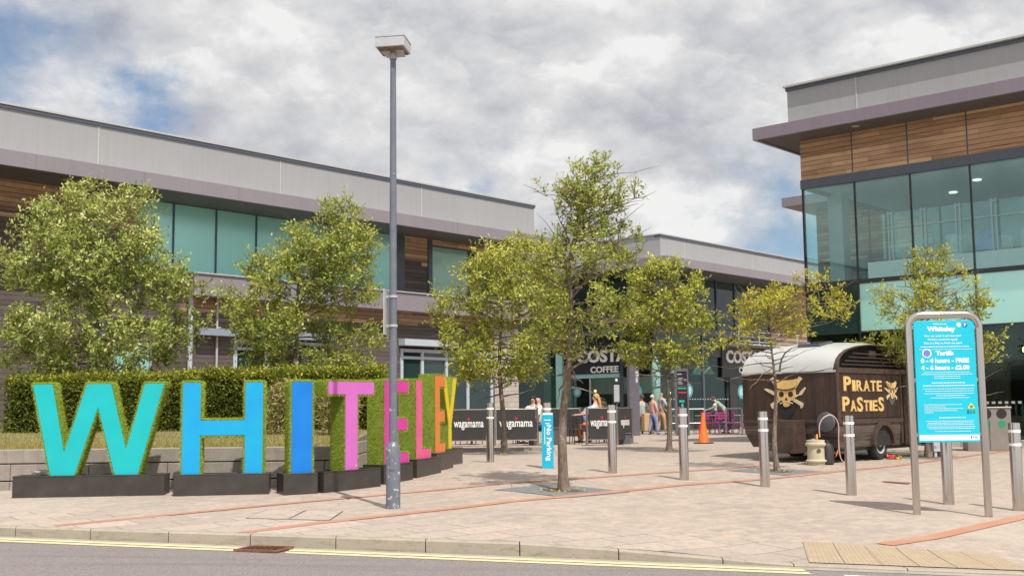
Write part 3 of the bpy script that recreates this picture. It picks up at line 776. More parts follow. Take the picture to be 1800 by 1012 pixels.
# ---------------------------------------------------------------- left building
def left_building():
    r = thing('retail_building', 'long two storey building on the left with wooden boards and turquoise upper windows', 'building', LF.o, LF.a)
    ops = [(-16.2, -6.38, 5.6, 7.62), (-4.62, -.35, 5.6, 7.45), (-12.98, -9.4, BASE, 3.75), (-6.15, -1.45, BASE, 3.72), (-16.9, -15.7, 2.2, 3.62)]
    m = MB(); wall_open(m, -36, -1.35, BASE-.6, 7.62, ops, 0, .3); wall_open(m, -1.35, 0, 4.6, 7.62, ops, 0, .3)
    m.build('wall', 'wood', r)
    MB().box(-1.35, 0, -.02, .3, BASE-.6, 4.6).build('stone_pier', 'stone_block', r)
    MB().box(-.3, 0, .3, 14, BASE-.6, 7.6).box(-36, -35.7, .3, 14, BASE-.6, 7.6).box(-35.7, -.3, 13.7, 14, BASE-.6, 7.6).build('side_wall', 'clad_grey', r)
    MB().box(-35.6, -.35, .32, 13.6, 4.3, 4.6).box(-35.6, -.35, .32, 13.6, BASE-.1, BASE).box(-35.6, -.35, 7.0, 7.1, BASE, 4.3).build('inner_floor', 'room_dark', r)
    # corner trims of boards
    for x in (-18.7, -25, -31): MB().box(x-.03, x+.03, -.03, 0, 5.6, 7.6).build('board_trim', 'coping', r)
    # turquoise glazing strip
    xs = [-16.2, -15.07, -13.62, -12.17, -10.72, -9.27, -7.83, -6.38]
    for a, b in zip(xs[:-1], xs[1:]):
        window(r, a, b, 5.6, 7.62, .02, 'dark_frame', 'film_teal', fw=.022, depth=.08, glass_y=.03)
    MB().box(-6.38, -5.98, -.05, 0, 5.6, 7.6).box(-4.82, -4.62, -.05, 0, 5.6, 7.6).build('reveal_post', 'dark_frame', r)
    window(r, -4.62, -2.6, 5.6, 7.45, .04, 'dark_frame', 'film_green', fw=.06)
    window(r, -2.6, -.35, 5.6, 7.45, .04, 'dark_frame', 'glass_dark', fw=.06, trans=(6.75,))
    # projecting band between the storeys
    MB().box(-14.7, .05, -.55, -.02, 4.92, 5.54).build('band', 'clad_purple', r)
    MB().box(-14.75, .1, -.6, -.02, 5.54, 5.58).build('band_sill', 'coping', r)
    # sliding doors
    window(r, -12.98, -9.4, BASE, 3.72, -.02, 'pale_frame', 'glass_dark', fw=.13, muls=(-11.75, -10.6), trans=(3.45,), name='sliding_door')
    window(r, -6.15, -1.45, BASE, 3.66, -.02, 'pale_frame', 'glass_dark', fw=.12, muls=(-5.1, -3.9, -2.8), trans=(3.35,), name='sliding_door')
    MB().box(-14.4, -9.3, -.35, -.03, 3.78, 3.98).build('door_canopy', 'grey_frame', r)
    MB().box(-6.25, -3.6, -.35, -.03, 3.76, 3.98).build('door_canopy', 'pale_frame', r)
    window(r, -16.9, -15.7, 2.2, 3.62, .0, 'grey_frame', 'film_pale', fw=.06, muls=(-16.32,))
    for x, mt, rr in ((-13.62, 'coping', .035), (-14.55, 'pale_frame', .07), (-17.3, 'dark_frame', .12)):
        MB().tube([(x, -.06-rr, BASE-.3), (x, -.06-rr, 4.9)], rr, 8).build('downpipe', mt, r, smooth=True)
    # soffit lamp
    MB().disc(0, 0, .12, 0).build('soffit_lamp', 'lamp_grey', r, mat4=Matrix.Translation((-2.4, -.9, 7.60)) @ Matrix.Rotation(math.radians(90), 4, 'X'))
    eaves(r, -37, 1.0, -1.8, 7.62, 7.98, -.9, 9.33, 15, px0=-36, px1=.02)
left_building()

# ---------------------------------------------------------------- middle building (coffee shop)
def roundel(parent, mt4, rad=.34):
    m = MB().disc(0, 0, rad, 0, 1).disc(0, 0, rad*.88, -.006, 0).disc(0, 0, rad*.55, -.012, 2)
    return m.build('roundel_sign', ['roundel_teal', 'roundel_dark', 'roundel_pale'], parent, mat4=mt4)
def mid_building():
    r = thing('coffee_shop', 'dark glazed corner coffee shop with white lettered signs, beyond the plaza', 'building', MF.o, MF.a)
    X1 = 26; D = 22
    # frame members on the u-face (y=0): x 0..X1 ; on the v-face (x=0): y 0..D
    for x in (0, 3.7, 5.9, 8.0, 10.2): MB().box(x, x+.12, 0, .12, BASE-.3, 4.9).build('glazing_post', 'dark_frame', r)
    for y in (.12, 2.0, 4.9, 8.5): MB().box(0, .12, y, y+.12, BASE-.3, 4.9).build('glazing_post', 'dark_frame', r)
    MB().box(-.02, .1, 5.5, 5.9, BASE-.3, 4.2).box(-.02, .1, 8.35, 8.5, BASE-.3, 4.2).build('column_cladding', 'film_pale', r)
    MB().box(5.3, X1, -.08, 0, 2.95, 4.45).box(3.82, 5.3, -.04, 0, 3.9, 4.45).build('fascia_board', 'black_frame', r)
    MB().box(-.1, 0, 2.12, 4.9, 3.12, 4.5).build('fascia_board', 'black_frame', r)
    MB().box(-.06, 0, 2.12, 4.9, 2.93, 3.12).build('door_transom', 'roundel_pale', r)
    MB().box(5.9, 6.6, -.10, -.0, BASE-.3, 2.95).build('dark_panel', 'black_frame', r)
    # wall plates between storeys and above
    MB().box(0, X1, 0, .3, 4.9, 5.15).box(0, .3, .3, D, 4.9, 5.15).build('floor_edge', 'dark_frame', r)
    # lower panes
    for a, b in ((.12, 3.7), (3.82, 5.9), (6.6, 8.0), (8.12, 10.2)):
        MB().box(a, b, .05, .07, BASE-.1, 4.9).build('pane', 'glass_shop', r)
    for a, b in ((.24, 2.0), (2.12, 3.84), (3.84, 4.9), (6.0, 8.35), (8.62, D)):
        MB().box(.05, .07, a, b, BASE-.1, 4.9).build('pane', 'glass_shop', r)
    MB().box(-.03, .03, 3.82, 3.87, BASE, 2.95).build('door_post', 'pale_frame', r)
    # upper panes
    xs = [0, 1.7, 3.4, 5.1, 6.8, 8.5, 10.2]
    for a, b in zip(xs[:-1], xs[1:]):
        window(r, a+.02, b, 5.15, 7.62, .02, 'dark_frame', 'glass_dark', fw=.035)
    for a, b in ((.3, 3), (3, 6), (6, 9), (9, 12)):
        w = MB().box(0, .1, a, a+.06, 5.15, 7.62).box(0, .1, b-.06, b, 5.15, 7.62).build('window', 'dark_frame', r)
        MB().box(.04, .06, a+.05, b-.05, 5.15, 7.62).build('pane', 'glass_dark', w)
    MB().box(10.2, X1, -.02, .3, 4.45, 7.62).box(10.2, X1, 0, .3, BASE-.3, 2.95).build('wood_wall', 'wood_orange', r)
    MB().box(0, .3, 12, D, 5.15, 7.62).build('wood_wall', 'wood', r)
    # inside
    MB().box(.3, X1, .3, D, BASE-.05, BASE).build('floor', 'room_floor', r)
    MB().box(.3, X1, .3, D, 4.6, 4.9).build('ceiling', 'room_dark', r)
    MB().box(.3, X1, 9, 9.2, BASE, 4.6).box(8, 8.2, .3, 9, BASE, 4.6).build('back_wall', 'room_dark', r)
    MB().box(2.2, 2.9, 2.4, 6.5, BASE, BASE+1.1).box(2.1, 3.0, 2.3, 6.6, BASE+1.1, BASE+1.15).box(3.4, 3.45, 2.5, 6.5, BASE+1.8, BASE+2.6).build('counter', 'room_light', r)
    MB().box(5.0, 6.8, 2.6, 3.3, BASE, BASE+1.0).box(6.2, 6.4, 3.4, 8, BASE+.2, BASE+2.4).build('counter', 'room_grey', r)
    MB().box(2.6, 2.7, 6.8, 8.9, BASE, 3.6).build('green_panel', 'film_green', r)
    for (x, y, z) in ((1.6, 3.2, 2.3), (2.4, 3.0, 2.32), (1.4, 7.0, 2.2), (1.9, 7.4, 2.25), (2.2, .9, 2.2), (2.75, .9, 2.2), (1.1, 4.4, 2.35)):
        MB().lathe([(.02, z-.06), (.06, z-.02), (.06, z+.03), (.02, z+.07)], 8, (x, y)).build('bulb', 'bulb', r, smooth=True)
    for (x, y, z) in ((2.6, .75, 3.35), (4.4, .75, 3.3), (5.4, .8, 3.35)):
        o = MB().lathe([(.34, z-.22), (.30, z-.16), (.16, z+.08), (.05, z+.2), (.015, z+.24), (.015, 4.6)], 14, (x, y)).build('pendant_lamp', 'shade_green', r, smooth=True)
    MB().lathe([(.05, 2.9), (.30, 3.1), (.33, 3.45), (.2, 3.8), (.05, 3.9)], 12, (.35, 7.3)).build('hanging_lantern', 'hair_brown', r, smooth=True)
    # lettering, shop face v (x=0 plane, reading to +(-y)): rotate so that text faces -x
    T = Matrix.Rotation(math.radians(-90), 4, 'Z')
    m = MB(); text(m, 'COSTA', -3.0, 3.93, 2.95, .58, y=-.11, bold=.035, th=.05)
    m.build('lettering', 'sign_white', r, mat4=T)
    m = MB(); text(m, 'COFFEE', -2.9, 3.31, 1.62, .30, y=-.11, bold=.03, th=.03)
    m.build('lettering', 'sign_white', r, mat4=T)
    m = MB(); text(m, 'COSTA', 7.15, 3.95, 3.1, .62, y=-.09, bold=.035, th=.05); m.build('lettering', 'sign_white', r)
    m = MB(); text(m, 'COFFEE', 7.7, 3.32, 1.9, .30, y=-.09, bold=.03, th=.03); m.build('lettering', 'sign_white', r)
    roundel(r, Matrix.Translation((-.02, 1.2, 2.25)) @ T, .38)
    roundel(r, Matrix.Translation((-.02, 4.6, 2.3)) @ T, .26)
    roundel(r, Matrix.Translation((2.4, -.02, 2.3)), .36)
    roundel(r, Matrix.Translation((6.95, -.09, 2.25)), .36)
    m = MB()
    for x in frange(.3, 10, .22): m.box(x, x+.07, -.004, .04, 1.88, 1.93)
    m.build('dot_markings', 'lamp_grey', r)['kind'] = 'stuff'
    # balcony rail over the fascia
    m = MB()
    for z in (4.62, 4.85, 5.1): m.tube([(5.0, -1.2, z), (12.5, -1.2, z)], .025, 6)
    for x in (5.0, 6.9, 8.8, 10.7, 12.5): m.tube([(x, -1.2, 4.4), (x, -1.2, 5.1)], .03, 6)
    m.box(5.0, 12.5, -1.25, -.08, 4.46, 4.52)
    m.build('balcony_rail', 'lamp_grey', r)
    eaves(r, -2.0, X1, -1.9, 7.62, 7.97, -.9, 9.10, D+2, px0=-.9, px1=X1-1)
mid_building()

# ---------------------------------------------------------------- right building
def right_building():
    r = thing('glass_corner_building', 'tall glass cornered building on the right with orange boards under its roof', 'building', RF.o, RF.a)
    X0, X1, D = -1.0, 14.0, 6.5
    m = MB(); m.box(X0, X1, 0, .25, 7.98, 9.14).box(X0, X0+.25, .25, D, 7.98, 9.14)
    m.build('wall', 'wood_orange', r)
    for x in (.58, 2.17, 3.77, 5.37): MB().box(x-.018, x+.018, -.008, 0, 8.0, 9.13).build('board_trim', 'dark_frame', r)
    MB().box(X0-.02, X1, -.03, .25, 7.72, 7.98).box(X0-.02, X0+.25, .25, D, 7.72, 7.98).build('head_beam', 'dark_frame', r)
    xs = [X0, .58, 2.17, 3.77, 5.37, 6.97, 8.57, 10.2, 12, 14]
    for a, b in zip(xs[:-1], xs[1:]):
        w = MB().box(a, a+.03, -.005, .10, 4.98, 7.72).build('window', 'black_frame', r)
        MB().box(a+.03, b, .02, .04, 4.98, 7.72).build('pane', 'glass', w)
        w2 = MB().box(a, a+.04, -.005, .12, BASE-.2, 4.86).box(a+.04, b, .0, .1, 3.5, 3.55).build('window', 'black_frame', r)
        MB().box(a+.04, b, .03, .05, 3.55, 4.86).build('upper_pane', 'film_pale' if a > .3 else 'glass_dark', w2)
        MB().box(a+.04, b, .03, .05, BASE, 3.5).build('lower_pane', 'glass_shop', w2)
    for a, b in ((.05, 2.2), (2.2, 4.35), (4.35, D)):
        w = MB().box(X0, X0+.06, a, a+.03, 4.98, 7.72).build('window', 'black_frame', r)
        MB().box(X0+.02, X0+.04, a+.03, b, 4.98, 7.72).build('pane', 'glass', w)
        MB().box(X0+.02, X0+.04, a+.03, b, BASE, 4.86).build('pane', 'glass_dark', w)
    MB().box(X0-.01, X1, -.02, .14, 4.86, 4.98).box(X0-.01, X0+.14, .14, D, 4.86, 4.98).build('floor_beam', 'black_frame', r)
    # inside upper storey
    MB().box(X0+.15, X1, .15, D, 4.80, 4.95).build('upper_floor', 'room_light', r)
    MB().box(X0+.15, X1, .15, D+6, 7.74, 7.84).build('upper_ceiling', 'room_grey', r)
    MB().box(.45, X1, 1.0, 1.12, 4.95, 5.55).box(1.5, X1, 1.12, 1.4, 4.95, 5.50).build('upstand', 'room_light', r)
    for x in (1.1, 2.05, 3.0, 3.95, 4.9, 5.85, 6.8): MB().box(x-.02, x+.02, 1.0, 1.03, 5.55, 6.95).box(x+.10, x+.13, 1.0, 1.03, 5.55, 6.95).box(x-.03, x+.14, .985, 1.0, 6.85, 6.9).build('balustrade_post', 'lamp_grey', r)
    MB().box(.9, 8, .97, .985, 6.45, 6.48).build('handrail', 'lamp_grey', r)
    MB().box(.9, 8, 1.04, 1.05, 5.6, 6.9).build('balustrade_glass', 'glass_balustrade', r)
    MB().box(-.9, -.45, 1.4, 1.85, 4.95, 7.74).build('column', 'room_grey', r)
    MB().box(.2, X1, D-.1, D, 4.95, 7.74).build('inner_wall', 'room_grey', r)
    m = MB()
    for x in (1.6, 3.2, 4.6): m.box(x, x+1.1, D-.14, D-.11, 5.9, 6.7)
    m.build('wall_board', 'room_light', r)
    for (x, y) in ((3.2, 2.2), (4.6, 3.0), (5.6, 1.9), (2.0, 3.6)): MB().lathe([(.12, 7.70), (.12, 7.735)], 14, (x, y)).build('ceiling_lamp', 'downlight', r)
    # cafe furniture upstairs
    for (x, y, mt) in ((2.4, 2.6, 'white_cloth'), (3.3, 2.4, 'sign_navy'), (4.4, 2.8, 'white_cloth'), (1.5, 2.5, 'umbrella_teal')):
        m = MB().lathe([(.02, 5.0), (.25, 5.45), (.33, 5.75), (.30, 6.25), (.27, 6.3), (.28, 5.8), (.05, 5.5)], 10, (x, y))
        m.build('lounge_chair', mt, r, smooth=True)
    for (x, y) in ((2.9, 3.2), (4.0, 3.3)):
        MB().lathe([(.25, 4.96), (.03, 5.0), (.03, 5.68), (.4, 5.7), (.4, 5.73)], 14, (x, y)).build('cafe_table', 'room_light', r, smooth=True)
    # ground floor inside
    MB().box(X0+.15, X1, .3, D, BASE-.05, BASE).build('floor', 'room_floor', r)
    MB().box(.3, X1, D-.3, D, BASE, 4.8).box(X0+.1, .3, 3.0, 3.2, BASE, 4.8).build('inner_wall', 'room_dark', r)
    MB().box(3.9, 9, 1.2, 1.9, BASE, 1.2).box(4.2, 9, 2.8, 3.0, 1.4, 3.1).box(1, 3.6, 2.6, 2.8, BASE, 2.6).build('shelving', 'bark_dark', r)
    m = MB()
    for i in range(22): m.lathe([(.05, 1.2), (.05, 1.42), (.018, 1.5), (.018, 1.58)], 8, (4.0+i*.16, 1.4))
    m.build('bottle_row', 'glass_dark', r, smooth=True)
    for x in (4.3, 5.0, 5.7): MB().lathe([(.02, 2.85), (.09, 2.9), (.09, 3.0), (.02, 3.04)], 8, (x, 2.0)).build('bulb', 'bulb', r)
    m = MB()
    for x in frange(1.0, 9, .16): m.box(x, x+.07, -.012, .03, 1.52, 1.58)
    m.build('dot_markings', 'lamp_grey', r)['kind'] = 'stuff'
    MB().box(3.0, 10, -.75, -.15, BASE-.1, .62).build('stone_bench', 'stone_block', r)
    # rear wing seen through the corner glass
    m = MB().box(-4.6, 1.0, 8.0, 8.2, 4.9, 8.6).build('rear_wing_wall', 'wood', r)
    MB().box(-4.6, 1.0, 8.0, 8.2, BASE, 4.9).build('rear_wing_base', 'glass_dark', r)
    MB().box(-5.15, 1.0, 6.5, 9, 8.55, 8.87).build('rear_wing_canopy', 'clad_purple', r)
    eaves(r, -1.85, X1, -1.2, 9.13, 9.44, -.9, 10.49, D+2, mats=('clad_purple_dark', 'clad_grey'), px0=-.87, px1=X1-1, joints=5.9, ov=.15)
    MB().disc(0, 0, .11, 0).build('soffit_lamp', 'lamp_grey', r, mat4=Matrix.Translation((1.0, -.6, 9.125)) @ Matrix.Rotation(math.radians(90), 4, 'X'))
right_building()

# ---------------------------------------------------------------- grass bank, low wall, hedge
BZ = .98
m = MB(); m.add([(-20, 17.3, BZ-.02), (-2.62, 17.3, BZ-.02), (-2.62, 22, 1.16), (-20, 22, 1.16), (-2.62, 30, 1.16), (-20, 30, 1.16), (-2.62, 22, .2), (-2.62, 17.3, .2), (-2.62, 30, .2)],
      [(0, 1, 2, 3), (3, 2, 4, 5), (1, 7, 6, 2), (2, 6, 8, 4)])
struct(m, 'grass_bank', 'earth')
def blades(n, fn, hmin, hmax, w, matn, name, lean=.5):
    m = MB(); m.tone = []
    for i in range(n):
        x, y, z = fn(); a = random.uniform(0, math.pi); h = random.uniform(hmin, hmax)
        dx, dy = math.cos(a)*w/2, math.sin(a)*w/2; lx, ly = random.uniform(-lean, lean)*h, random.uniform(-lean, lean)*h
        m.add([(x-dx, y-dy, z), (x+dx, y+dy, z), (x+lx, y+ly, z+h)], [(0, 1, 2)]); m.tone.append(random.random())
    return m
def bankpt():
    y = 17.34+4.8*random.random()**1.3; return random.uniform(-10.8, -2.7), y, BZ-.02+(y-17.3)*.0383
o = blades(26000, bankpt, .03, .075, .014, '', ''); o = o.build('grass', 'grass_dry'); setp(o, kind='stuff', label='short dry grass on the raised bank', category='grass')
# low stone retaining wall in three courses
def retaining():
    r = thing('low_stone_wall', 'low grey stone retaining wall in courses behind the big letters, holding up the grass', 'low wall', (-2.58, 16.95, 0))
    random.seed(3)
    for k, (z0, z1, off) in enumerate(((.25, .54, -.03), (.55, .79, -.012), (.80, 1.0, 0))):
        m = MB(); x = -14.0
        while x < 0:
            L = 1.4 if k == 2 else 1.15; L = min(L, -x)
            m.box(x+.004, x+L-.004, off, .4, z0, z1-.006); x += L
        m.build('stone_course', 'stone', r, bevel=.008)
        m = MB(); y = .4
        while y < 9:
            m.box(-.4, -off if k < 2 else 0, y+.004, y+1.3-.004, z0, z1-.006); y += 1.3
        m.build('stone_course', 'stone', r, bevel=.008)
retaining()
def leaf_quad(m, p, d, up, L, w):
    """a folded leaf: two triangles sharing the midrib"""
    d = d.normalized(); s = d.cross(up)
    if s.length < 1e-4: s = Vector((1, 0, 0))
    s = s.normalized()*w/2; n = s.cross(d).normalized()*w*.18
    a = p; b = p+d*L; c1 = p+d*L*.45+s+n; c2 = p+d*L*.45-s+n
    k = len(m.v); m.v += [tuple(a), tuple(c1), tuple(b), tuple(c2)]; m.f.append((k, k+1, k+2, k+3)); m.m.append(0)
def rdir(up=0.):
    while True:
        v = Vector((random.uniform(-1, 1), random.uniform(-1, 1), random.uniform(-1, 1)))
        if .05 < v.length < 1: v.normalize(); v.z += up; return v.normalized()
def hedge(x0, x1, y0, y1, z0, z1a, z1b, label, n):
    r = thing('hedge', label, 'hedge', (x0, y0, z0), group='clipped hedges on the bank')
    L, D = x1-x0, y1-y0; ha, hb = z1a-z0, z1b-z0
    m = MB(); e = .10
    m.add([(e, e, 0), (L-e, e, 0), (L-e, D-e, 0), (e, D-e, 0), (e, e, ha-e), (L-e, e, hb-e), (L-e, D-e, hb-e), (e, D-e, ha-e)], [(0, 3, 2, 1), (4, 5, 6, 7), (0, 1, 5, 4), (1, 2, 6, 5), (2, 3, 7, 6), (3, 0, 4, 7)])
    m.build('branches', 'hedge_core', r)
    m = MB(); m.tone = []
    for i in range(n):
        u = random.random(); h = ha+(hb-ha)*u; q = random.random(); dep = -.02+.12*random.random()**1.5
        wob = .05*mnoise.noise(Vector((u*L*1.6, 3, q*7)))
        if q < .50: p = Vector((u*L, dep+wob, random.uniform(0, h))); nn = Vector((0, -1, .25)); top = p.z/h
        elif q < .90: p = Vector((u*L, random.uniform(0, D), h-dep+wob*1.4+(.07 if random.random() < .05 else 0))); nn = Vector((0, -.2, 1)); top = 1
        elif q < .95: p = Vector((dep, random.uniform(0, D), random.uniform(0, h))); nn = Vector((-1, 0, .2)); top = .6
        else: p = Vector((L-dep, random.uniform(0, D), random.uniform(0, h))); nn = Vector((1, 0, .2)); top = .6
        d = (nn+rdir()*1.1)
        if q > .88 and q < .9: p.z += random.uniform(.02, .12)
        leaf_quad(m, p, d, rdir(), random.uniform(.04, .10), random.uniform(.022, .05))
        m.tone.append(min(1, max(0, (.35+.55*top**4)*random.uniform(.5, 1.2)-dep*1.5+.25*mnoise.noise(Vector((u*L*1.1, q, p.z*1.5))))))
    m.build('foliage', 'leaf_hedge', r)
random.seed(11)
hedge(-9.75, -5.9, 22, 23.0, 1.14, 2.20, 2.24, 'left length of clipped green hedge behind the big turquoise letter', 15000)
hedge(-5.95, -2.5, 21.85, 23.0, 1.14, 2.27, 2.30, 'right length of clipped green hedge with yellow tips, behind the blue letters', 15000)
def shrub(x0, x1, y, z, h, n, label, matn='leaf_dry'):
    r = thing('dry_shrub', label, 'shrub', ((x0+x1)/2, y, z)); m = MB(); m.tone = []; w = (x1-x0)/2; st = MB()
    for i in range(26):
        a = random.uniform(-w, w); st.tube([(a*.4, random.uniform(-.2, .2), 0), (a, random.uniform(-.3, .3), h*random.uniform(.6, .95))], [.012, .004], 4)
    st.build('stem', 'bark_dark', r)
    for i in range(n):
        a = random.uniform(-w, w); t_ = random.random(); hh = h*(1-.35*abs(a/w)**2)
        p = Vector((a*(.75+.25*t_), random.uniform(-.35, .35), hh*t_)); leaf_quad(m, p, rdir(.35), rdir(), random.uniform(.06, .16), random.uniform(.018, .035)); m.tone.append(random.random())
    m.build('foliage', matn, r)
shrub(-4.55, -3.55, 20.9, 1.12, .98, 2600, 'straw coloured dry shrub between the blue letters, in front of the hedge')
shrub(-3.45, -2.75, 20.4, 1.1, .95, 1400, 'brown dry shrub seen just left of the stem of the orchid pink letter T')
shrub(-2.95, -2.62, 22.6, 1.16, 1.35, 500, 'light green sprouting plant at the right hand end of the hedge', 'leaf_green')

# ---------------------------------------------------------------- big letters
def inset(poly, d):
    n = len(poly); out = []
    for i in range(n):
        p0, p1, p2 = (Vector(poly[(i-1) % n]), Vector(poly[i]), Vector(poly[(i+1) % n]))
        a = (p1-p0).normalized(); b = (p2-p1).normalized(); na = Vector((-a.y, a.x)); nb = Vector((-b.y, b.x))
        k = (na+nb); k = k/max(.18, k.dot(na)) if k.length > 1e-6 else na
        if k.length > 2.6: k = k.normalized()*2.6
        out.append(tuple(p1+k*d))
    return out
LH = 1.34; PH = .30; TH = .30; SINK = .075
def rect_letter(kind, w, s=.275):
    c = .215
    if kind == 'H': return [(0, 0), (s, 0), (s, .58), (w-s, .58), (w-s, 0), (w, 0), (w, LH), (w-s, LH), (w-s, .82), (s, .82), (s, LH), (0, LH)]
    if kind == 'I': return [(0, 0), (w, 0), (w, LH), (0, LH)]
    if kind == 'T': a = (w-s)/2; return [(a, 0), (a+s, 0), (a+s, LH-c), (w, LH-c), (w, LH), (0, LH), (0, LH-c), (a, LH-c)]
    if kind == 'E': return [(0, 0), (w, 0), (w, .24), (s, .24), (s, .555), (w*.95, .555), (w*.95, .765), (s, .765), (s, LH-.21), (w, LH-.21), (w, LH), (0, LH)]
    if kind == 'L': return [(0, 0), (w, 0), (w, .24), (s, .24), (s, LH), (0, LH)]
    if kind == 'Y': return [(w/2-.11, 0), (w/2+.11, 0), (w/2+.11, .50), (w, LH), (w-.25, LH), (w/2, .74), (.25, LH), (0, LH), (w/2-.11, .50)]
    if kind == 'W':
        k = 1.82/885; zz = LH/650
        pts = [(345, 755), (500, 755), (645, 290), (765, 755), (915, 755), (1090, 105), (945, 105), (835, 530), (735, 105), (562, 105), (432, 545), (350, 105), (205, 105)]
        return [((x-205)*k, (755-y)*zz) for x, y in pts]
def letter(kind, w, px, py, az, pl, label, face, front=.05, pd=.37, lx=None, sz=1.0):
    """px,py: front left plinth corner on the ground; az: way the face looks, from -Y towards +X; pl: plinth length"""
    z0 = min(g(px, py), g(px+pl*math.cos(math.radians(az)), py+pl*math.sin(math.radians(az)))) - .005
    r = thing('giant_letter', label, 'letter sign', (px, py, z0), math.radians(az), group='turf sided letters in a curved row')
    r.scale = (1, 1, sz)
    m = MB()
    m.box(0, pl, 0, pd, 0, PH-.02).box(-.004, pl+.004, -.004, .03, PH-.02, PH).box(-.004, pl+.004, pd-.03, pd+.004, PH-.02, PH).box(-.004, .03, .03, pd-.03, PH-.02, PH).box(pl-.03, pl+.004, .03, pd-.03, PH-.02, PH)
    m.build('plinth', 'plinth', r, bevel=.006)
    ox = (pl-w)/2 if lx is None else lx
    poly = rect_letter(kind, w); tmp = [(ox+x, PH-SINK+z) for x, z in poly]
    m = MB().prism(inset(tmp, .008), front+.008, front+TH)
    body = m.build('turf_body', 'turf', r)
    MB().prism(inset(tmp, .018), front-.004, front+.02).build('face_panel', face, r)
    # artificial grass blades all round the edges
    b = MB(); b.tone = []; n = len(tmp)
    for i in range(n):
        p0, p1 = Vector(tmp[i]), Vector(tmp[(i+1) % n]); dd = p1-p0; L = dd.length; nn = Vector((dd.y, -dd.x)).normalized(); dd.normalize()
        for k in range(int(L*TH*7200)):
            t_ = random.random()*L; q = random.random(); fr = front + TH*q if q > .06 else front+.004*random.random()
            if random.random() < .13: fr = front
            P = p0+dd*t_ - nn*.010; base = Vector((P.x, fr, P.y)); hh = random.uniform(.014, .034)
            tip = base + Vector((nn.x*hh+random.uniform(-1, 1)*.014, random.uniform(-.014, .012), nn.y*hh+random.uniform(-1, 1)*.014))
            s = Vector((dd.x, random.uniform(-1, 1), dd.y)).normalized()*.0032
            kk = len(b.v); b.v += [tuple(base-s), tuple(base+s), tuple(tip)]; b.f.append((kk, kk+1, kk+2)); b.m.append(0)
            b.tone.append(min(1, max(0, random.random()*.8+.4*mnoise.noise(Vector((base.x*5+az, base.y*5, base.z*5))))))
    b.build('turf_fringe', 'turf_blade', body)
    # cut stub wires and lamp cup on the plinth
    return r
random.seed(5)
letter('W', 1.80, -6.85, 15.80, 5, 2.03, 'turquoise letter W on a black plinth, largest and leftmost of the row', 'face_turquoise', lx=.195)
letter('H', 1.12, -4.65, 15.80, 8, 1.28, 'sky blue letter H on a black plinth', 'face_sky')
letter('I', .325, -3.14, 15.77, 26, .48, 'single deep blue upright letter I on a small black plinth', 'face_blue', lx=.10)
letter('T', .95, -2.63, 16.03, 53, 1.13, 'orchid pink letter T with green turf side on a black plinth', 'face_orchid', lx=.10)
letter('E', .76, -1.93, 17.20, 66, .88, 'magenta letter E partly behind the lamp post', 'face_magenta', lx=.08)
letter('L', .66, -1.53, 18.25, 73, 1.08, 'coral pink letter L right of the magenta letter', 'face_pink', lx=.08)
letter('E', .58, -1.30, 19.50, 76, .95, 'orange letter E seen almost edge on beside the yellow letter', 'face_orange', lx=.06, sz=1.05)
letter('Y', .98, -1.265, 20.70, 77, 1.30, 'yellow letter Y at the far right end of the row', 'face_yellow', lx=.12, sz=1.04)
for (x, y, lab) in ((-6.62, 16.22, 'small glass floodlight on the left end of the turquoise letter plinth'), (-2.35, 16.62, 'small glass floodlight on top of the pink T plinth')):
    r = thing('floodlight', lab, 'floodlight', (x, y, g(x, y)+PH-.02), .2)
    MB().box(-.09, .09, -.05, .05, .03, .06).box(-.02, .02, -.02, .02, 0, .03).build('housing', 'lamp_grey', r, bevel=.004)
    MB().box(-.08, .08, -.045, .045, .06, .066).build('lens', 'glass_dark', r)

# ---------------------------------------------------------------- lamp post
def lamp_post():
    P = G(691, 893); r = thing('lamp_post', 'tall grey lamp post with chipped paint and a square lamp head', 'lamp post', (P.x, P.y, P.z-.02))
    MB().lathe([(.088, 0), (.088, .74), (.080, .78), (.052, .82)], 24).build('base_section', 'lamp_paint', r, smooth=True)
    MB().lathe([(.051, .80), (.044, 3.4), (.036, 5.64)], 20).build('pole', 'lamp_paint', r, smooth=True)
    MB().lathe([(.046, 5.60), (.046, 5.68), (.03, 5.69)], 16).build('collar', 'steel_dull', r, smooth=True)
    T = Matrix.Translation((0, 0, 5.68)) @ Matrix.Rotation(math.radians(-10), 4, 'Z') @ Matrix.Rotation(math.radians(-3), 4, 'X')
    m = MB().box(-.185, .185, -.17, .17, .035, .165).add([(-.165, -.15, .035), (.165, -.15, .035), (.12, .15, .0), (-.12, .15, .0)], [(0, 1, 2, 3)])
    h = m.build('lamp_head', 'lamp_grey', r, mat4=T, bevel=.008)
    MB().box(-.16, .16, -.145, .145, .022, .034).build('lens', 'lamp_louvre', h)
    MB().box(-.19, .19, -.175, .175, .165, .178).build('lid', 'lamp_grey', h)
    MB().lathe([(.03, -.06), (.03, .03)], 12).build('spigot', 'steel_dull', h)
    m = MB().box(-.012, .0, -.20, .20, 2.13, 2.70); mt = Matrix.Translation((-.075, .02, 0)) @ Matrix.Rotation(math.radians(-4), 4, 'Z')
    MB().prism([(-.012, 2.12), (.0, 2.12), (.0, 2.68), (-.012, 2.68)], -.20, .20).build('sign_plate', 'lamp_grey', r, mat4=mt)
    MB().lathe([(.056, 2.22), (.056, 2.25)], 16).lathe([(.056, 2.58), (.056, 2.61)], 16).box(-.09, -.04, -.012, .012, 2.22, 2.25).box(-.09, -.04, -.012, .012, 2.58, 2.61).build('clamp', 'lamp_grey', r)
    MB().box(-.03, .03, -.0935, -.085, .48, .66).build('access_door', 'lamp_paint', r, bevel=.003)
lamp_post()

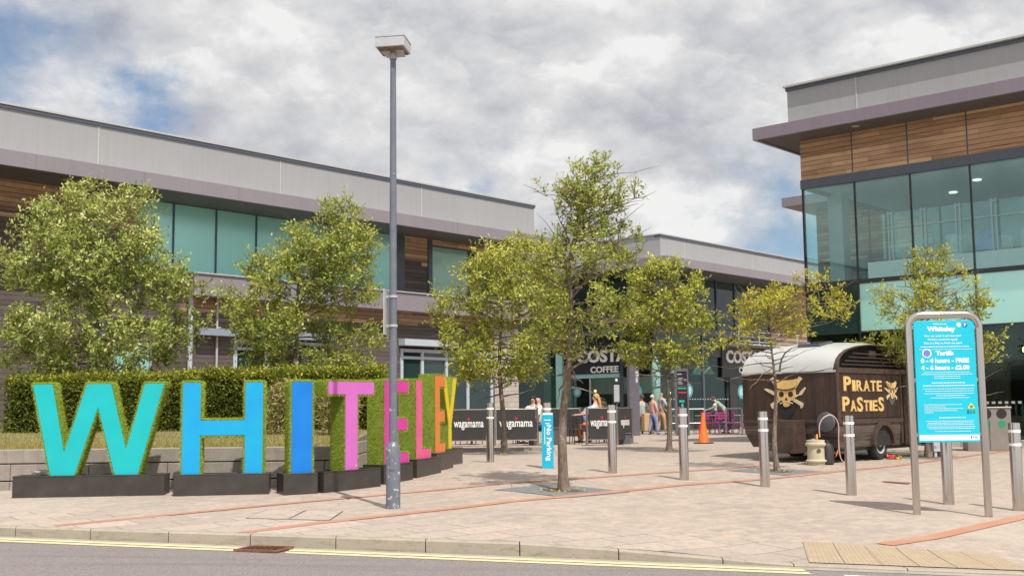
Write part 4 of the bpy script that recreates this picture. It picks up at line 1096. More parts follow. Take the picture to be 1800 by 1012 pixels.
# ---------------------------------------------------------------- bollards
def bollard_proto():
    r = thing('bollard', '', 'bollard', group='stainless steel bollards across the plaza')
    MB().lathe([(.075, -.05), (.075, 1.13), (.073, 1.14), (.02, 1.145)], 28).build('post', 'steel', r, smooth=True)
    for z in (.84, 1.015): MB().lathe([(.0765, z), (.0765, z+.035)], 28).build('reflective_band', 'reflective_band', r, smooth=True)
    return r
bol = [(862, 812, 'steel bollard in front of the black cafe screens, first one right of the yellow letter'), (963, 822, 'steel bollard with its lower part wrapped in a bright blue notice'),
       (1077, 831, 'steel bollard just right of the leaning front tree'), (1203, 843, 'steel bollard beside the orange cone'), (1345, 855, 'steel bollard in front of the caravan skull, left of the thin tree'),
       (1497, 870, 'steel bollard in front of the gold lettering on the caravan side'), (1668, 886, 'steel bollard standing behind the blue parking sign panel'), (1791, 897, 'rightmost steel bollard, cut by the right edge of the view')]
bp = None
for x, y, lab in bol:
    o = bollard_proto() if bp is None else copy_tree(bp)
    if bp is None: bp = o
    P = G(x, y); o.location = P; o['label'] = lab
    if x == 963:
        m = MB().box(-.10, .10, -.12, -.085, .0, .93).box(-.10, -.085, -.085, .0, .0, .93).box(.085, .10, -.085, .0, .0, .93)
        r = m.build('notice_wrap', 'sign_blue'); r.location = P; setp(r, label='bright blue vertical notice fixed round a steel bollard', category='notice')
        m = MB(); text(m, 'No Parking', .012, .44, .62, .11, y=-.121, vertical='down', bold=.025)
        m.box(-.06, .06, -.1235, -.120, .83, .845).box(-.04, .04, -.1235, -.120, .77, .785); m.box(-.055, -.045, -.1235, -.120, .42, .72)
        m.build('lettering', 'sign_white', r)
        MB().box(-.075, .095, -.1205, -.06, .93, .965).build('white_edge', 'sign_white', r)

# ---------------------------------------------------------------- information sign
def info_sign():
    A, B_ = G(1612, 904), G(1738, 908); c = (A+B_)/2; ang = math.atan2(B_.y-A.y, B_.x-A.x)
    r = thing('parking_sign', 'tall blue car park tariff sign in a bent steel tube frame', 'sign', (c.x, c.y, min(A.z, B_.z)-.01), ang)
    w = (B_-A).length/2; h = 2.52; R_ = .17; pts = [(-w, 0, -.05), (-w, 0, h-R_)]
    for k in range(1, 8): a = math.pi*k/14; pts.append((-w+R_-R_*math.cos(a), 0, h-R_+R_*math.sin(a)))
    pts.append((-w+R_, 0, h)); pts.append((w-R_, 0, h))
    for k in range(1, 8): a = math.pi*k/14; pts.append((w-R_+R_*math.sin(a), 0, h-R_+R_*math.cos(a)))
    pts += [(w, 0, h-R_), (w, 0, -.05)]
    MB().tube(pts, .0465, 20).build('tube_frame', 'steel', r, smooth=True)
    pw = .375; z0, z1 = .93, 2.445
    p = MB().box(-pw, pw, -.02, .0, z0, z1).build('sign_panel', 'sign_cyan', r, bevel=.004)
    MB().box(-pw, pw, .001, .012, z0, z1).build('panel_back', 'lamp_grey', r)
    for z in (1.02, 1.70, 2.36):
        for s in (-1, 1): MB().box(min(s*pw, s*(w-.02)), max(s*pw, s*(w-.02)), -.012, .004, z-.022, z+.022).build('bracket', 'steel', r, bevel=.003)
    k = .75/106.
    def X(px): return (px-1664)*k
    def Z(py): return z0+(775-py)*(z1-z0)/215.
    m = MB(); Y = -.0215
    def line(s, cx, cy, wpx, hpx, bold=.02): text(m, s, X(cx), Z(cy), wpx*k, hpx*(z1-z0)/215, y=Y, bold=bold, th=.001)
    line('Welcome to', 1657, 565.8, 24, 3.0, .02); line('Whiteley', 1659, 576, 50, 11.5, .05)
    line('Our car park is private land', 1661, 587.5, 64, 4.4, .02); line('Parking controls apply', 1661, 594, 52, 4.4, .02); line('This is a Pay to Park car park', 1661, 600.5, 68, 4.4, .02)
    line('Tariffs', 1663, 618, 31, 8, .05); line('0 - 4 hours - FREE', 1663, 631, 84, 8.5, .05); line('4 - 6 hours - £2.00', 1663, 643.5, 84, 8.5, .05)
    random.seed(2)
    def tiny(y, xa, xb, hh=1.0):   # unreadable small print: broken thin strokes
        x = xa
        while x < xb:
            L = random.uniform(1.2, 4.2); L = min(L, xb-x); m.box(X(x), X(x+L), Y-.001, Y, Z(y+hh/2), Z(y-hh/2)); x += L+.7
    tiny(606.5, 1622, 1706, 1.3)
    m.box(X(1619), X(1711), Y-.001, Y, Z(611.6), Z(611.0))
    for y, a, b in ((652, 1625, 1705), (655.5, 1621, 1710), (659, 1643, 1688), (662.5, 1643, 1688), (670.5, 1638, 1696), (675.5, 1622, 1712), (681, 1622, 1711), (685, 1626, 1711), (689.5, 1624, 1711), (693, 1645, 1695), (697, 1635, 1702),
                    (709, 1623, 1688), (712.5, 1623, 1660), (716, 1623, 1690), (719.5, 1623, 1680), (723, 1623, 1638), (732, 1648, 1694), (738, 1625, 1709), (741, 1628, 1706), (744, 1626, 1709), (748, 1626, 1710), (751, 1629, 1708), (756, 1640, 1702)):
        tiny(y, a, b, 1.5 if y in (670.5, 675.5, 732) else .9)
    m.build('lettering', 'sign_white', p)
    MB().box(-pw+.012, pw-.006, -.022, -.0205, Z(771.5), Z(762)).build('white_stripe', 'sign_white', p)
    mk = MB()
    mk.prism([(X(1701), Z(769)), (X(1703), Z(769)), (X(1703.5), Z(764)), (X(1701.5), Z(764))], -.0235, -.0222)
    text(mk, 'parking', X(1709), Z(767), 8*k, 3*k, y=-.0225, th=.001); mk.build('logo', 'sign_deep', p)
    MB().disc(X(1632), Z(618), 8*k, Y, th=.002).build('symbol_disc', 'sign_white', p)
    MB().disc(X(1632), Z(618), 6.2*k, Y-.0025, th=.001).build('symbol', 'sign_navy', p)
    MB().disc(X(1690), Z(568), 4*k, Y, th=.002).build('symbol_disc', 'sign_white', p)
    m2 = MB()
    for q in range(8):
        a = q*math.pi/4; m2.disc(X(1690)+2*k*math.cos(a), Z(568)+2*k*math.sin(a), .5*k, Y-.0025, n=8, th=.001)
    m2.build('symbol', 'chair_pink', p)
    MB().disc(X(1701), Z(568), 4.2*k, Y, th=.002).build('parking_disc', 'sign_deep', p)
    m3 = MB(); text(m3, 'P', X(1701), Z(568), 4*k, 5.5*k, y=Y-.0025, bold=.04, th=.001); m3.build('parking_letter', 'sign_white', p)
    MB().prism([(X(1698), Z(716)), (X(1711), Z(716)), (X(1704.5), Z(706))], Y-.002, Y).build('warning_triangle', 'sign_yellow', p)
    MB().box(X(1702.5), X(1707), Y-.0035, Y-.0022, Z(714.5), Z(711)).build('warning_symbol', 'rust', p)
    MB().box(X(1697), X(1700.5), Y-.002, Y, Z(725), Z(718.5)).build('icon', 'sign_deep', p); MB().box(X(1702), X(1705), Y-.002, Y, Z(725), Z(719)).box(X(1707), X(1711), Y-.002, Y, Z(724.5), Z(719)).build('icon', 'sign_green', p)
info_sign()

# ---------------------------------------------------------------- trees
SUNV = Vector((.3, -.7, .8)).normalized()
def tree(name, label, base, axis_px, rows, nleaf, nlimb, matl, crown_z, lw=.07, trunk_r=.075, seed=1, sparse=0.0, bend=(0, 0), depthk=.9, bare=6, twigs=1.0, group='young street trees', clump=.16, reach=.4):
    """rows: (pixel row, left px, right px) of the crown outline, turned into radii at the trunk's distance"""
    random.seed(seed); bx, by, bz = base
    r = thing(name, label, 'tree', (bx, by, bz), group=group)
    env = []
    for (py, xl, xr) in rows:
        a, b = atY(xl, py, by), atY(xr, py, by); env.append((a.z-bz, a.x-bx, b.x-bx))
    env.sort(); zmin, zmax = env[0][0], env[-1][0]
    def E(z):
        if z <= env[0][0]: return env[0][1], env[0][2]
        for p, q in zip(env[:-1], env[1:]):
            if p[0] <= z <= q[0]:
                t_ = (z-p[0])/max(1e-6, q[0]-p[0]); return p[1]+(q[1]-p[1])*t_, p[2]+(q[2]-p[2])*t_
        return env[-1][1], env[-1][2]
    ztop = zmax-.15
    def trunk(t_):   # t in 0..1 from ground to crown top
        z = t_*ztop; L, R_ = E(z); mid = (L+R_)/2 if z > zmin else 0
        k = sm(zmin*.8/ztop, 1, t_)
        x = bend[0]*sm(0, .5, t_) + (mid-bend[0])*k*k*.8 + .03*math.sin(t_*11+seed)
        return Vector((x, bend[1]*t_+.03*math.cos(t_*9+seed), z))
    tp = [trunk(i/22) for i in range(23)]; tr = [max(.008, trunk_r*(1.25 if i == 0 else 1)*(1-.96*(i/22)**.8)) for i in range(23)]
    MB().tube(tp, tr, 10).build('trunk', 'bark', r, smooth=True)
    # limbs reaching for the envelope
    limbs = []; mb = MB(); t0 = max(.12, crown_z/ztop)
    for i in range(nlimb):
        q = (i+.5)/nlimb; ts_ = t0*.88+(.98-t0*.88)*q**.9; s = trunk(ts_)
        a = i*2.39996+random.uniform(-.4, .4)
        zt = s.z + (ztop-s.z)*random.uniform(.12, .55)*(1-.4*q) + random.uniform(-.1, .15)
        zt = min(max(zt, zmin+.02), zmax)
        if q < .36: zt = s.z+random.uniform(-.3, .22)
        L, R_ = E(zt); c = (L+R_)/2; hw = (R_-L)/2; rr = random.uniform(.80, 1.06)
        tip = Vector((c+hw*rr*math.cos(a), trunk(zt/ztop).y+hw*depthk*rr*math.sin(a), zt))
        d = tip-s; md = s+d*.5+Vector((random.uniform(-.1, .1), random.uniform(-.1, .1), .10*d.length*random.uniform(-.2, 1)))
        pts = []
        for k in range(9):
            t_ = k/8; p = s*(1-t_)**2+md*2*t_*(1-t_)+tip*t_*t_
            p += Vector((mnoise.noise(p*3+Vector((i, 0, 0))), mnoise.noise(p*3+Vector((0, i, 5))), mnoise.noise(p*3+Vector((9, 0, i)))))*.07*t_; pts.append(p)
        r0 = max(.008, trunk_r*.34*(1-.75*ts_)); mb.tube(pts, [r0*(1-.85*k/8)+.002 for k in range(9)], 5); limbs.append((pts, r0))
    # twigs to leaf clusters spread through the crown volume
    allp = [(p, k) for pts, r0 in limbs for k, p in enumerate(pts) if k > 1] + [(p, 4) for p in tp if p.z > zmin]
    limbp = [(p, k) for pts, r0 in limbs for k, p in enumerate(pts) if k > 2]; cl_ = []; hz = max(1e-3, zmax-zmin); tries = 0
    areas = [(E(zmin+hz*(i+.5)/20)[1]-E(zmin+hz*(i+.5)/20)[0]) for i in range(20)]; amax = max(areas)
    ncl = int(nleaf/30)
    while len(cl_) < ncl and tries < ncl*40:
        tries += 1
        z = random.uniform(zmin, zmax); L, R_ = E(z); hw = max(.08, (R_-L)/2-clump*.1); c = (L+R_)/2
        if random.random() > (hw*2/amax)**2: continue
        a = random.uniform(0, 2*math.pi); rr = random.random()**(.36 if sparse < .5 else .45)*random.uniform(.9, 1.1)
        p = Vector((c+hw*rr*math.cos(a), tp[-1].y*.5+hw*depthk*rr*math.sin(a), z))
        if min((q[0]-p).length for q in limbp) > reach*random.uniform(.5, 1): continue
        nv = mnoise.noise(p*(1.5)+Vector((seed*3.1, 0, 0)))
        if nv < -.20+.22*sparse and random.random() < .85: continue
        rr2 = random.uniform(.65, 1.3)
        cl_.append((p, rr, rr2))
    m = MB(); m.tone = []
    for (p, rr, rr2) in cl_:
        best = min(allp, key=lambda q: (q[0]-p).length_squared+(.12 if q[0].z > p.z else 0)); s0 = best[0]
        if (s0-p).length > .05:
            mid = s0.lerp(p, .55)+rdir(.2)*.05*(s0-p).length
            mb.tube([s0, mid, p], [.0075, .005, .0025], 4, caps=False)
            if random.random() < .35: allp.append((mid, 5))
        od = (p-Vector((tp[11].x, 0, (zmin+zmax)/2-.2))).normalized()
        n_l = int(nleaf/ncl*rr2*(1-.35*sparse*random.random())); R1 = clump*rr2*1.18
        sh = [(od*.6+rdir(.35)).normalized()*random.uniform(.7, 1.6)*R1 for _ in range(5)]
        tcl = random.uniform(-.16, .16)+.25*mnoise.noise(p*1.1+Vector((seed, 5, 0)))
        for v in sh: mb.tube([p, p+v], [.003, .0015], 3, caps=False)
        for i in range(n_l):
            v = random.choice(sh); t_ = random.random()**.8
            q = p+v*t_+rdir()*random.random()*R1*.36
            leaf_quad(m, q, (v.normalized()*.5+rdir(.2)).normalized(), (od*.7+SUNV*.5+rdir(.3)*.9), lw*random.uniform(.55, 1.55), lw*random.uniform(.32, .66))
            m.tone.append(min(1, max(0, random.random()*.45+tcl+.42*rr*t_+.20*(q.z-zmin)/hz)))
    for pts, r0 in limbs:
        if random.random() < bare/40:
            p = pts[-1]; d = ((pts[-1]-pts[-3]).normalized()+rdir(.5)*.6).normalized(); e = p+d*random.uniform(.15, .45)
            mb.tube([p, p.lerp(e, .5)+rdir()*.02, e], [.006, .004, .002], 3, caps=False)
    mb.build('branches', 'bark', r, smooth=True)
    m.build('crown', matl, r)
    return r
BT = 1.16
t1 = atY(190, 690, 24); t2 = atY(518, 690, 24.3)
tree('leafy_tree', 'largest, densest tree with pale new leaves, at the left behind the turquoise letter', (t1.x, 24.0, BT), 190,
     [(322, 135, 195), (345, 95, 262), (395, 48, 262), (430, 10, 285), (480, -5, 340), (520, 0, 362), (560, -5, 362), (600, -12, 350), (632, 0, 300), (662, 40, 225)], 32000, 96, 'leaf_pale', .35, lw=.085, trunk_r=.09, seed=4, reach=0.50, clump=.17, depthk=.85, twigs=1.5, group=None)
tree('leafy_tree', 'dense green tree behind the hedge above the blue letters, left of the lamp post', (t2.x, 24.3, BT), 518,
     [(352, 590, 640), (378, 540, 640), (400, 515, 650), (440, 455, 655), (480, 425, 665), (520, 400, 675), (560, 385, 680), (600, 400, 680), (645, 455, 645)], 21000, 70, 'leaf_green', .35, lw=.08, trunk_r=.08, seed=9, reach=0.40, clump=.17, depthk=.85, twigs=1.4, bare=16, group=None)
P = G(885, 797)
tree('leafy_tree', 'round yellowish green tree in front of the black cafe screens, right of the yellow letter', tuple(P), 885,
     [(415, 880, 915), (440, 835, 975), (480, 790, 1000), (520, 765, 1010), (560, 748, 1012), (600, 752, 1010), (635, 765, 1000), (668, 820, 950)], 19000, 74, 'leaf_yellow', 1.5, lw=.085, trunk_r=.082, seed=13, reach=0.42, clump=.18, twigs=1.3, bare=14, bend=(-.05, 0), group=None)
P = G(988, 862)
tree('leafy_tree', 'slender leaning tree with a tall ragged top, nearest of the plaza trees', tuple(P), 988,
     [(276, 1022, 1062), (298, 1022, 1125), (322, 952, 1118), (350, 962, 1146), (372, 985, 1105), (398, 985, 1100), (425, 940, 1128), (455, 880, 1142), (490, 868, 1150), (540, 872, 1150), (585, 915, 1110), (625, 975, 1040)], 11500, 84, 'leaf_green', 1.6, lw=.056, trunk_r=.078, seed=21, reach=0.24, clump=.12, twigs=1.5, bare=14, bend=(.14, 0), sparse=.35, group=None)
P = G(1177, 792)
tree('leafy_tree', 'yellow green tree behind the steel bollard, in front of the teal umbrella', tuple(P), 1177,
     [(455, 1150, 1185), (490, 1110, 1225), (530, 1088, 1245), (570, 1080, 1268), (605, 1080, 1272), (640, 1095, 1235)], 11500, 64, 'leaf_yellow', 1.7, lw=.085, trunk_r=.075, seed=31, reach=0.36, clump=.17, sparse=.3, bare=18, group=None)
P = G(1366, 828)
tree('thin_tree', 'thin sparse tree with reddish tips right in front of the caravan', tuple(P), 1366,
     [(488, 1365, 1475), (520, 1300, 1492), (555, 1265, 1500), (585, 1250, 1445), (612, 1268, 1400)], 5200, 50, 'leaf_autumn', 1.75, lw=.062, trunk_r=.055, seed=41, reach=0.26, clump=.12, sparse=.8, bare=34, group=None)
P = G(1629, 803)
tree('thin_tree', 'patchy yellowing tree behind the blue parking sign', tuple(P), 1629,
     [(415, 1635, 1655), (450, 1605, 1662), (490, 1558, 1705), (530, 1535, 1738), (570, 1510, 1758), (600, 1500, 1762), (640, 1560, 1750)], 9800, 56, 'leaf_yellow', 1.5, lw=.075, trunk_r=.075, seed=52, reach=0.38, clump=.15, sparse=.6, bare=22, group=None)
# tree pits
def pit(px, py, w, lab):
    P = G(px, py); a = UA
    q = [(P.x+w*(i*math.cos(a)-j*math.sin(a)), P.y+w*(i*math.sin(a)+j*math.cos(a))) for i, j in ((-1, -1), (1, -1), (1, 1), (-1, 1))]
    o = sheet_quad(q, .006, 6).build('tree_pit', 'dark_cobble'); setp(o, label=lab, category='tree pit', group=None)
    s = MB(); n = 14
    pts = [(P.x+.26*math.cos(2*math.pi*i/n)*random.uniform(.8, 1.2), P.y+.26*math.sin(2*math.pi*i/n)*random.uniform(.8, 1.2)) for i in range(n)]
    s.add([(x, y, g(x, y)+.010) for x, y in pts], [tuple(range(n))]); s.build('soil', 'soil', o)
    m = MB(); m.tone = []
    for i in range(34):
        x, y = P.x+random.gauss(0, .25), P.y+random.gauss(0, .25)-.1; leaf_quad(m, Vector((x, y, g(x, y)+.015)), rdir(.1), rdir(1), .05, .025); m.tone.append(random.random())
    m.build('weeds', 'leaf_autumn', o)['kind'] = 'stuff'
pit(988, 862, .68, 'dark cobbled square round the foot of the leaning tree'); pit(885, 797, .7, 'dark cobbled square under the tree by the cafe screens')
pit(1177, 792, .7, 'dark cobbled square under the tree left of the cone'); pit(1366, 828, .65, 'dark cobbled square under the thin tree by the caravan')
pit(1629, 803, .6, 'dark cobbled square under the tree beside the pale cabinet')

# ---------------------------------------------------------------- caravan
def emblem(parent, T, sc, small=False):
    """carved skull with hat over crossed bones, knife and fork, on a dark beard; local x-z, facing -y; unit = 1 m wide"""
    g_ = MB(); w_ = MB(); d_ = MB()
    def P(pts): return [(x*sc, z*sc) for x, z in pts]
    th = .018
    # bones behind
    for s in (-1, 1):
        w_.prism(P([(s*.16, -.12), (s*.36, -.23), (s*.38, -.31), (s*.43, -.27), (s*.45, -.19), (s*.40, -.16), (s*.20, -.06)][::(1 if s > 0 else -1)]), -th, 0)
        w_.prism(P([(s*.17, .20), (s*.33, .38), (s*.35, .46), (s*.40, .44), (s*.45, .40), (s*.40, .36), (s*.24, .15)][::(1 if s > 0 else -1)]), -th, 0)
    w_.prism(P([(-.62, .175), (-.56, .19), (-.40, .14), (-.18, .02), (-.2, -.04), (-.36, .03), (-.52, .11)][::-1]), -th, 0)
    w_.prism(P([(.18, -.03), (.28, .03), (.34, .03), (.36, .08), (.50, .20), (.53, .17), (.42, .02), (.32, .0), (.2, -.07)][::-1]), -th, 0)
    # beard
    d_.prism(P([(-.22, -.10), (.24, -.10), (.27, -.25), (.18, -.42), (.02, -.55), (-.14, -.44), (-.24, -.26)][::-1]), -th*.6, 0)
    # skull
    g_.prism(P([(-.24, .18), (.24, .18), (.25, .0), (.20, -.09), (.10, -.12), (.09, -.22), (.04, -.26), (-.05, -.26), (-.09, -.22), (-.10, -.12), (-.20, -.09), (-.25, .0)][::-1]), -th*1.6, 0)
    # hat
    g_.prism(P([(-.27, .20), (-.12, .165), (.08, .165), (.26, .21), (.32, .30), (.36, .42), (.22, .385), (.0, .375), (-.2, .385), (-.36, .42), (-.31, .30)]), -th*2.2, 0)
    for s in (-1, 1): d_.disc(s*.125*sc, .04*sc, .068*sc, -th*1.6, n=14, th=.004)
    d_.prism(P([(-.04, -.10), (0, -.02), (.04, -.10)][::-1]), -th*1.6-.004, -th*1.6)
    d_.prism(P([(-.25, .185), (-.1, .15), (.08, .15), (.25, .19), (.25, .172), (.08, .13), (-.1, .13), (-.25, .165)][::-1]), -th*2.2-.004, -th*1.5)
    w_.prism(P([(-.18, -.17), (-.03, -.12), (-.03, -.135), (-.17, -.195)][::-1]), -th*1.6-.006, -th*1.5)
    w_.prism(P([(.18, -.17), (.03, -.12), (.03, -.135), (.17, -.195)]), -th*1.6-.006, -th*1.5)
    e = g_.build('skull_emblem', 'gold_paint', parent, mat4=T)
    w_.build('bones', 'bone_paint', e); d_.build('dark_details', 'rubber' if not small else 'planter_grey', e)
def caravan():
    P = Vector((6.48, 23.04, 0)); gz = .365
    r = thing('food_caravan', 'brown wooden caravan with cream roof, gold lettering and skull emblem', 'caravan', (P.x, P.y, gz), math.radians(45.5))
    L, Wd = 3.6, 2.2; z0, zb, zt = .30, .84, 1.85
    prof = [(0, zt), (.03, 1.97), (.10, 2.08), (.25, 2.19), (.5, 2.29), (.9, 2.37), (1.4, 2.42), (1.9, 2.425), (2.4, 2.39), (2.9, 2.31), (3.25, 2.20), (3.47, 2.07), (3.57, 1.95), (3.6, zt)]
    # body boards
    m = MB().box(0, .04, 0, Wd, zb, zt).box(L-.04, L, 0, Wd, zb, zt).box(0.04, L-.04, Wd-.04, Wd, zb, zt)
    wall_open(m, .04, L-.04, zb, zt, [], 0, .04)
    m.build('body', 'van_boards', r)
    # lower hull tapering in
    m = MB(); i = .13
    m.add([(0, 0, zb), (L, 0, zb), (L, Wd, zb), (0, Wd, zb), (i*.6, i*.3, z0), (L-.3, i*.3, z0), (L-.3, Wd-i*1.3, z0), (i*.6, Wd-i*1.3, z0), (0, 0, .6), (L, 0, .6), (L, Wd-.03, .6), (0, Wd-.03, .6)],
          [(8, 9, 1, 0), (4, 5, 9, 8), (9, 10, 2, 1), (5, 6, 10, 9), (10, 11, 3, 2), (6, 7, 11, 10), (11, 8, 0, 3), (7, 4, 8, 11), (4, 7, 6, 5)])
    m.build('hull', 'van_hull', r)
    # roof shell with slightly crowned centre and far end gable
    m = MB(); ny = 10; outer = []
    for j in range(ny+1):
        t_ = j/ny; cr = .07*(1-(2*t_-1)**4)
        for (x, z) in prof: m.v.append((x, .05+t_*(Wd-.05), z+cr*min(1, (z-zt)/.3)+(.0)))
    n = len(prof)
    for j in range(ny):
        for k in range(n-1): m.f.append((j*n+k, (j+1)*n+k, (j+1)*n+k+1, j*n+k+1)); m.m.append(0)
    m.f.append(tuple((ny)*n+k for k in range(n))); m.m.append(0)
    m.build('roof', 'van_roof', r, smooth=True)
    # seam strap across the roof, gutter edges
    m = MB(); j = .57
    for k in range(n-1):
        (x, z), (x2, z2) = prof[k], prof[k+1]; yy = .05+j*(Wd-.05); c = .0695
        a, b = c*min(1, (z-zt)/.3)+.012, c*min(1, (z2-zt)/.3)+.012
        m.add([(x-.006, yy-.018, z+a), (x-.006, yy+.018, z+a), (x2-.006, yy+.018, z2+b), (x2-.006, yy-.018, z2+b)], [(0, 1, 2, 3)])
    m.build('roof_strap', 'rubber', r)
    MB().box(-.025, .0, -.01, Wd, zt-.03, zt+.012).build('gutter', 'van_roof', r)
    # side face (y=0) gable: trim arch, serving hatch, lettering
    gp = [(x, z) for x, z in prof]
    ins = []
    for k, (x, z) in enumerate(prof):
        ins.append((x*(1-.18/L)+.09, zt+.09+(z-zt)*.80) if 0 < k < n-1 else ((.10, zt+.06) if k == 0 else (L-.10, zt+.06)))
    m = MB()
    for k in range(n-1):
        a, b, c, d = gp[k], gp[k+1], ins[k+1], ins[k]; off = 0 if 0 < k < n-2 else 0
        vs = []
        for y in (-.03, .05):
            for q in (a, b, c, d): vs.append((q[0], y, q[1]))
        m.add(vs, [(0, 1, 2, 3)[::-1], (4, 5, 6, 7), (0, 1, 5, 4), (1, 2, 6, 5), (2, 3, 7, 6), (3, 0, 4, 7)])
    m.box(-.01, L+.01, -.032, .05, zt-.04, zt+.065).box(-.012, .10, -.028, -.001, zb, zt-.04).box(2.72, 2.80, -.028, -.001, zb-.5, zt-.04).box(L-.08, L+.01, -.028, -.001, zb, zt-.04).box(0, L, -.03, -.001, zb-.06, zb+.03)
    m.box(-.03, -.001, -.02, Wd, zb-.04, zb+.03)
    m.build('frame_trim', 'van_trim', r, bevel=.006)
    m = MB().prism([(x, z) for x, z in ins][::-1], .30, .34)
    m.build('hatch_interior', 'rubber', r)
    m = MB()
    for q, z in enumerate((1.975, 2.05, 2.13, 2.21)):
        a = .30+q*.16; m.box(a, L-a, .02, .035, z, z+.022)
    m.build('hatch_slats', 'van_trim', r)
    for x in (1.55, 2.25): MB().box(x, x+.30, .06, .08, 2.17, 2.30).build('menu_card', 'van_hull', r)
    MB().box(.12, 2.70, -.012, -.001, zb+.06, zt-.06).build('sign_board', 'van_boards', r)
    def cap_text(words, x0, x1, zbase, hbig, hsm, name):
        m = MB(); widths = [w for _, w, _ in words]; tot = sum(widths); x = x0; k = (x1-x0)/tot
        for ch, w, big in words:
            if ch.strip():
                h = hbig if big else hsm
                text(m, ch, x+w*k/2, zbase+h/2 + (-.01 if big == 2 else 0), w*k*.84, h, y=-.013, bold=.028, th=.012)
                # slab serifs
                if ch in 'PIRATE':
                    sw = w*k*.30
                    xs_ = {'P': (-.27,), 'I': (0,), 'R': (-.27, .33), 'A': (-.36, .36), 'T': (0,), 'E': (-.25,)}[ch]
                    for q in xs_: m.box(x+w*k/2+q*w*k-sw/2, x+w*k/2+q*w*k+sw/2, -.025, -.013, zbase, zbase+.014)
            x += w*k
        m.build(name, 'gold_paint', r)
    cap_text([('P', 1.25, 1), ('I', .55, 0), ('R', 1.1, 0), ('A', 1.0, 0), ('T', .95, 0), ('E', .9, 0)], .24, 1.92, 1.44, .30, .225, 'lettering')
    cap_text([('P', 1.2, 1), ('A', .9, 0), ('S', 1.0, 2), ('T', .85, 0), ('I', .45, 0), ('E', .85, 0), ('S', 1.0, 2)], .16, 1.98, 1.03, .30, .225, 'lettering')
    emblem(r, Matrix.Translation((2.33, -.013, 1.42)), .52, True)
    # door
    d = MB().box(2.82, 3.5, -.05, -.029, .30, zt-.06).build('door', 'van_boards', r)
    MB().box(2.84, 3.48, -.062, -.05, 1.25, 1.32).box(2.84, 3.48, -.062, -.05, .42, .48).build('door_rail', 'van_trim', d)
    MB().lathe([(.02, 1.5), (.03, 1.52), (.02, 1.54)], 8, (3.44, -.07)).lathe([(.02, 1.2), (.03, 1.22), (.02, 1.24)], 8, (3.44, -.07)).build('knob', 'bone_paint', d)
    # skull on the front (x=0 face): text faces -x
    T = Matrix.Translation((-.002, 1.13, 1.36)) @ Matrix.Rotation(math.radians(-90), 4, 'Z')
    emblem(r, T, .86)
    # wheels
    for y, s in ((.05, 1), (Wd-.23, -1)):
        prof_w = [(.20, -.08), (.30, -.09), (.325, -.06), (.33, 0), (.325, .06), (.30, .09), (.20, .08)]
        M4 = Matrix.Translation((1.87, y+.09, .33)) @ Matrix.Rotation(math.radians(90), 4, 'X')
        w = MB().lathe(prof_w, 28).build('wheel', 'rubber', r, smooth=True, mat4=M4)
        m = MB().lathe([(.19, .03), (.20, .095), (.17, .09), (.13, .05), (.07, .06), (.05, .10), (.01, .105)], 24)
        m.build('rim', 'lamp_grey', w, smooth=True)
    m = MB(); N = 14
    for k in range(N):
        a0, a1 = math.pi*k/N, math.pi*(k+1)/N; R1, R2 = .40, .50; vs = []
        for y in (-.07, .04):
            for (R_, a) in ((R1, a0), (R2, a0), (R2, a1), (R1, a1)): vs.append((1.87-R_*math.cos(a), y, .33+R_*math.sin(a)))
        m.add(vs, [(0, 1, 2, 3), (7, 6, 5, 4), (0, 4, 5, 1), (1, 5, 6, 2), (2, 6, 7, 3), (3, 7, 4, 0)])
    m.build('wheel_arch', 'van_trim', r)
    MB().prism([(1.87-.42*math.cos(math.pi*k/12), .31+.42*math.sin(math.pi*k/12)) for k in range(13)][::-1], -.002, .03).build('arch_recess', 'rubber', r)
    MB().box(.2, L-.2, .15, Wd-.3, .22, .31).box(-.9, .2, Wd/2-.3, Wd/2-.24, .24, .31).box(1.75, 2.0, .1, Wd-.2, .28, .36).build('chassis', 'black_paint', r)
    # lockers on the front
    MB().box(-.50, -.03, .70, 1.18, .20, .86).build('locker', 'van_trim', r, bevel=.01)
    m = MB().box(-.45, -.03, 1.19, 1.46, .24, .84).box(-.47, -.0, 1.16, 1.50, .84, .875); m.build('locker', 'van_hull', r)
    MB().lathe([(.19, -.03), (.205, 0), (.19, .03), (.05, .05)], 24).build('round_cover', 'planter_grey', r, smooth=True, mat4=Matrix.Translation((-.10, .20, .82)) @ Matrix.Rotation(math.radians(-90), 4, 'Y'))
    for (y, h) in ((.06, .42), (.33, .52)):
        MB().lathe([(.10, .0), (.125, .02), (.125, h-.1), (.09, h-.02), (.04, h), (.04, h+.05)], 16, (-.34, y)).build('gas_bottle', 'black_paint', r, smooth=True)
    m = MB().tube([(3.3, .1, .32), (3.12, -.05, .02)], .025, 6).tube([(3.35, -.02, .32), (3.0, -.1, .20), (3.32, -.05, .06)], .010, 5).box(3.02, 3.2, -.12, .02, -.01, .012)
    m.build('corner_steady', 'black_paint', r)
    # roof hatch
    T = Matrix.Translation((.86, .92, 2.44)) @ Matrix.Rotation(math.radians(-8), 4, 'Y')
    s = MB().box(-.28, .28, -.26, .26, -.03, .035).build('roof_hatch', 'planter_grey', r, mat4=T, bevel=.01)
    MB().box(-.25, .25, -.23, .23, .036, .045).build('hatch_glass', 'glass_dark', s)
    # rope of little hooks hanging from the roof edge
    MB().tube([(-.02, .06, zt+.05), (-.035, .5, zt-.015), (-.03, 1.2, zt-.02)], .006, 4).build('cable', 'rubber', r)
    return r
caravan()
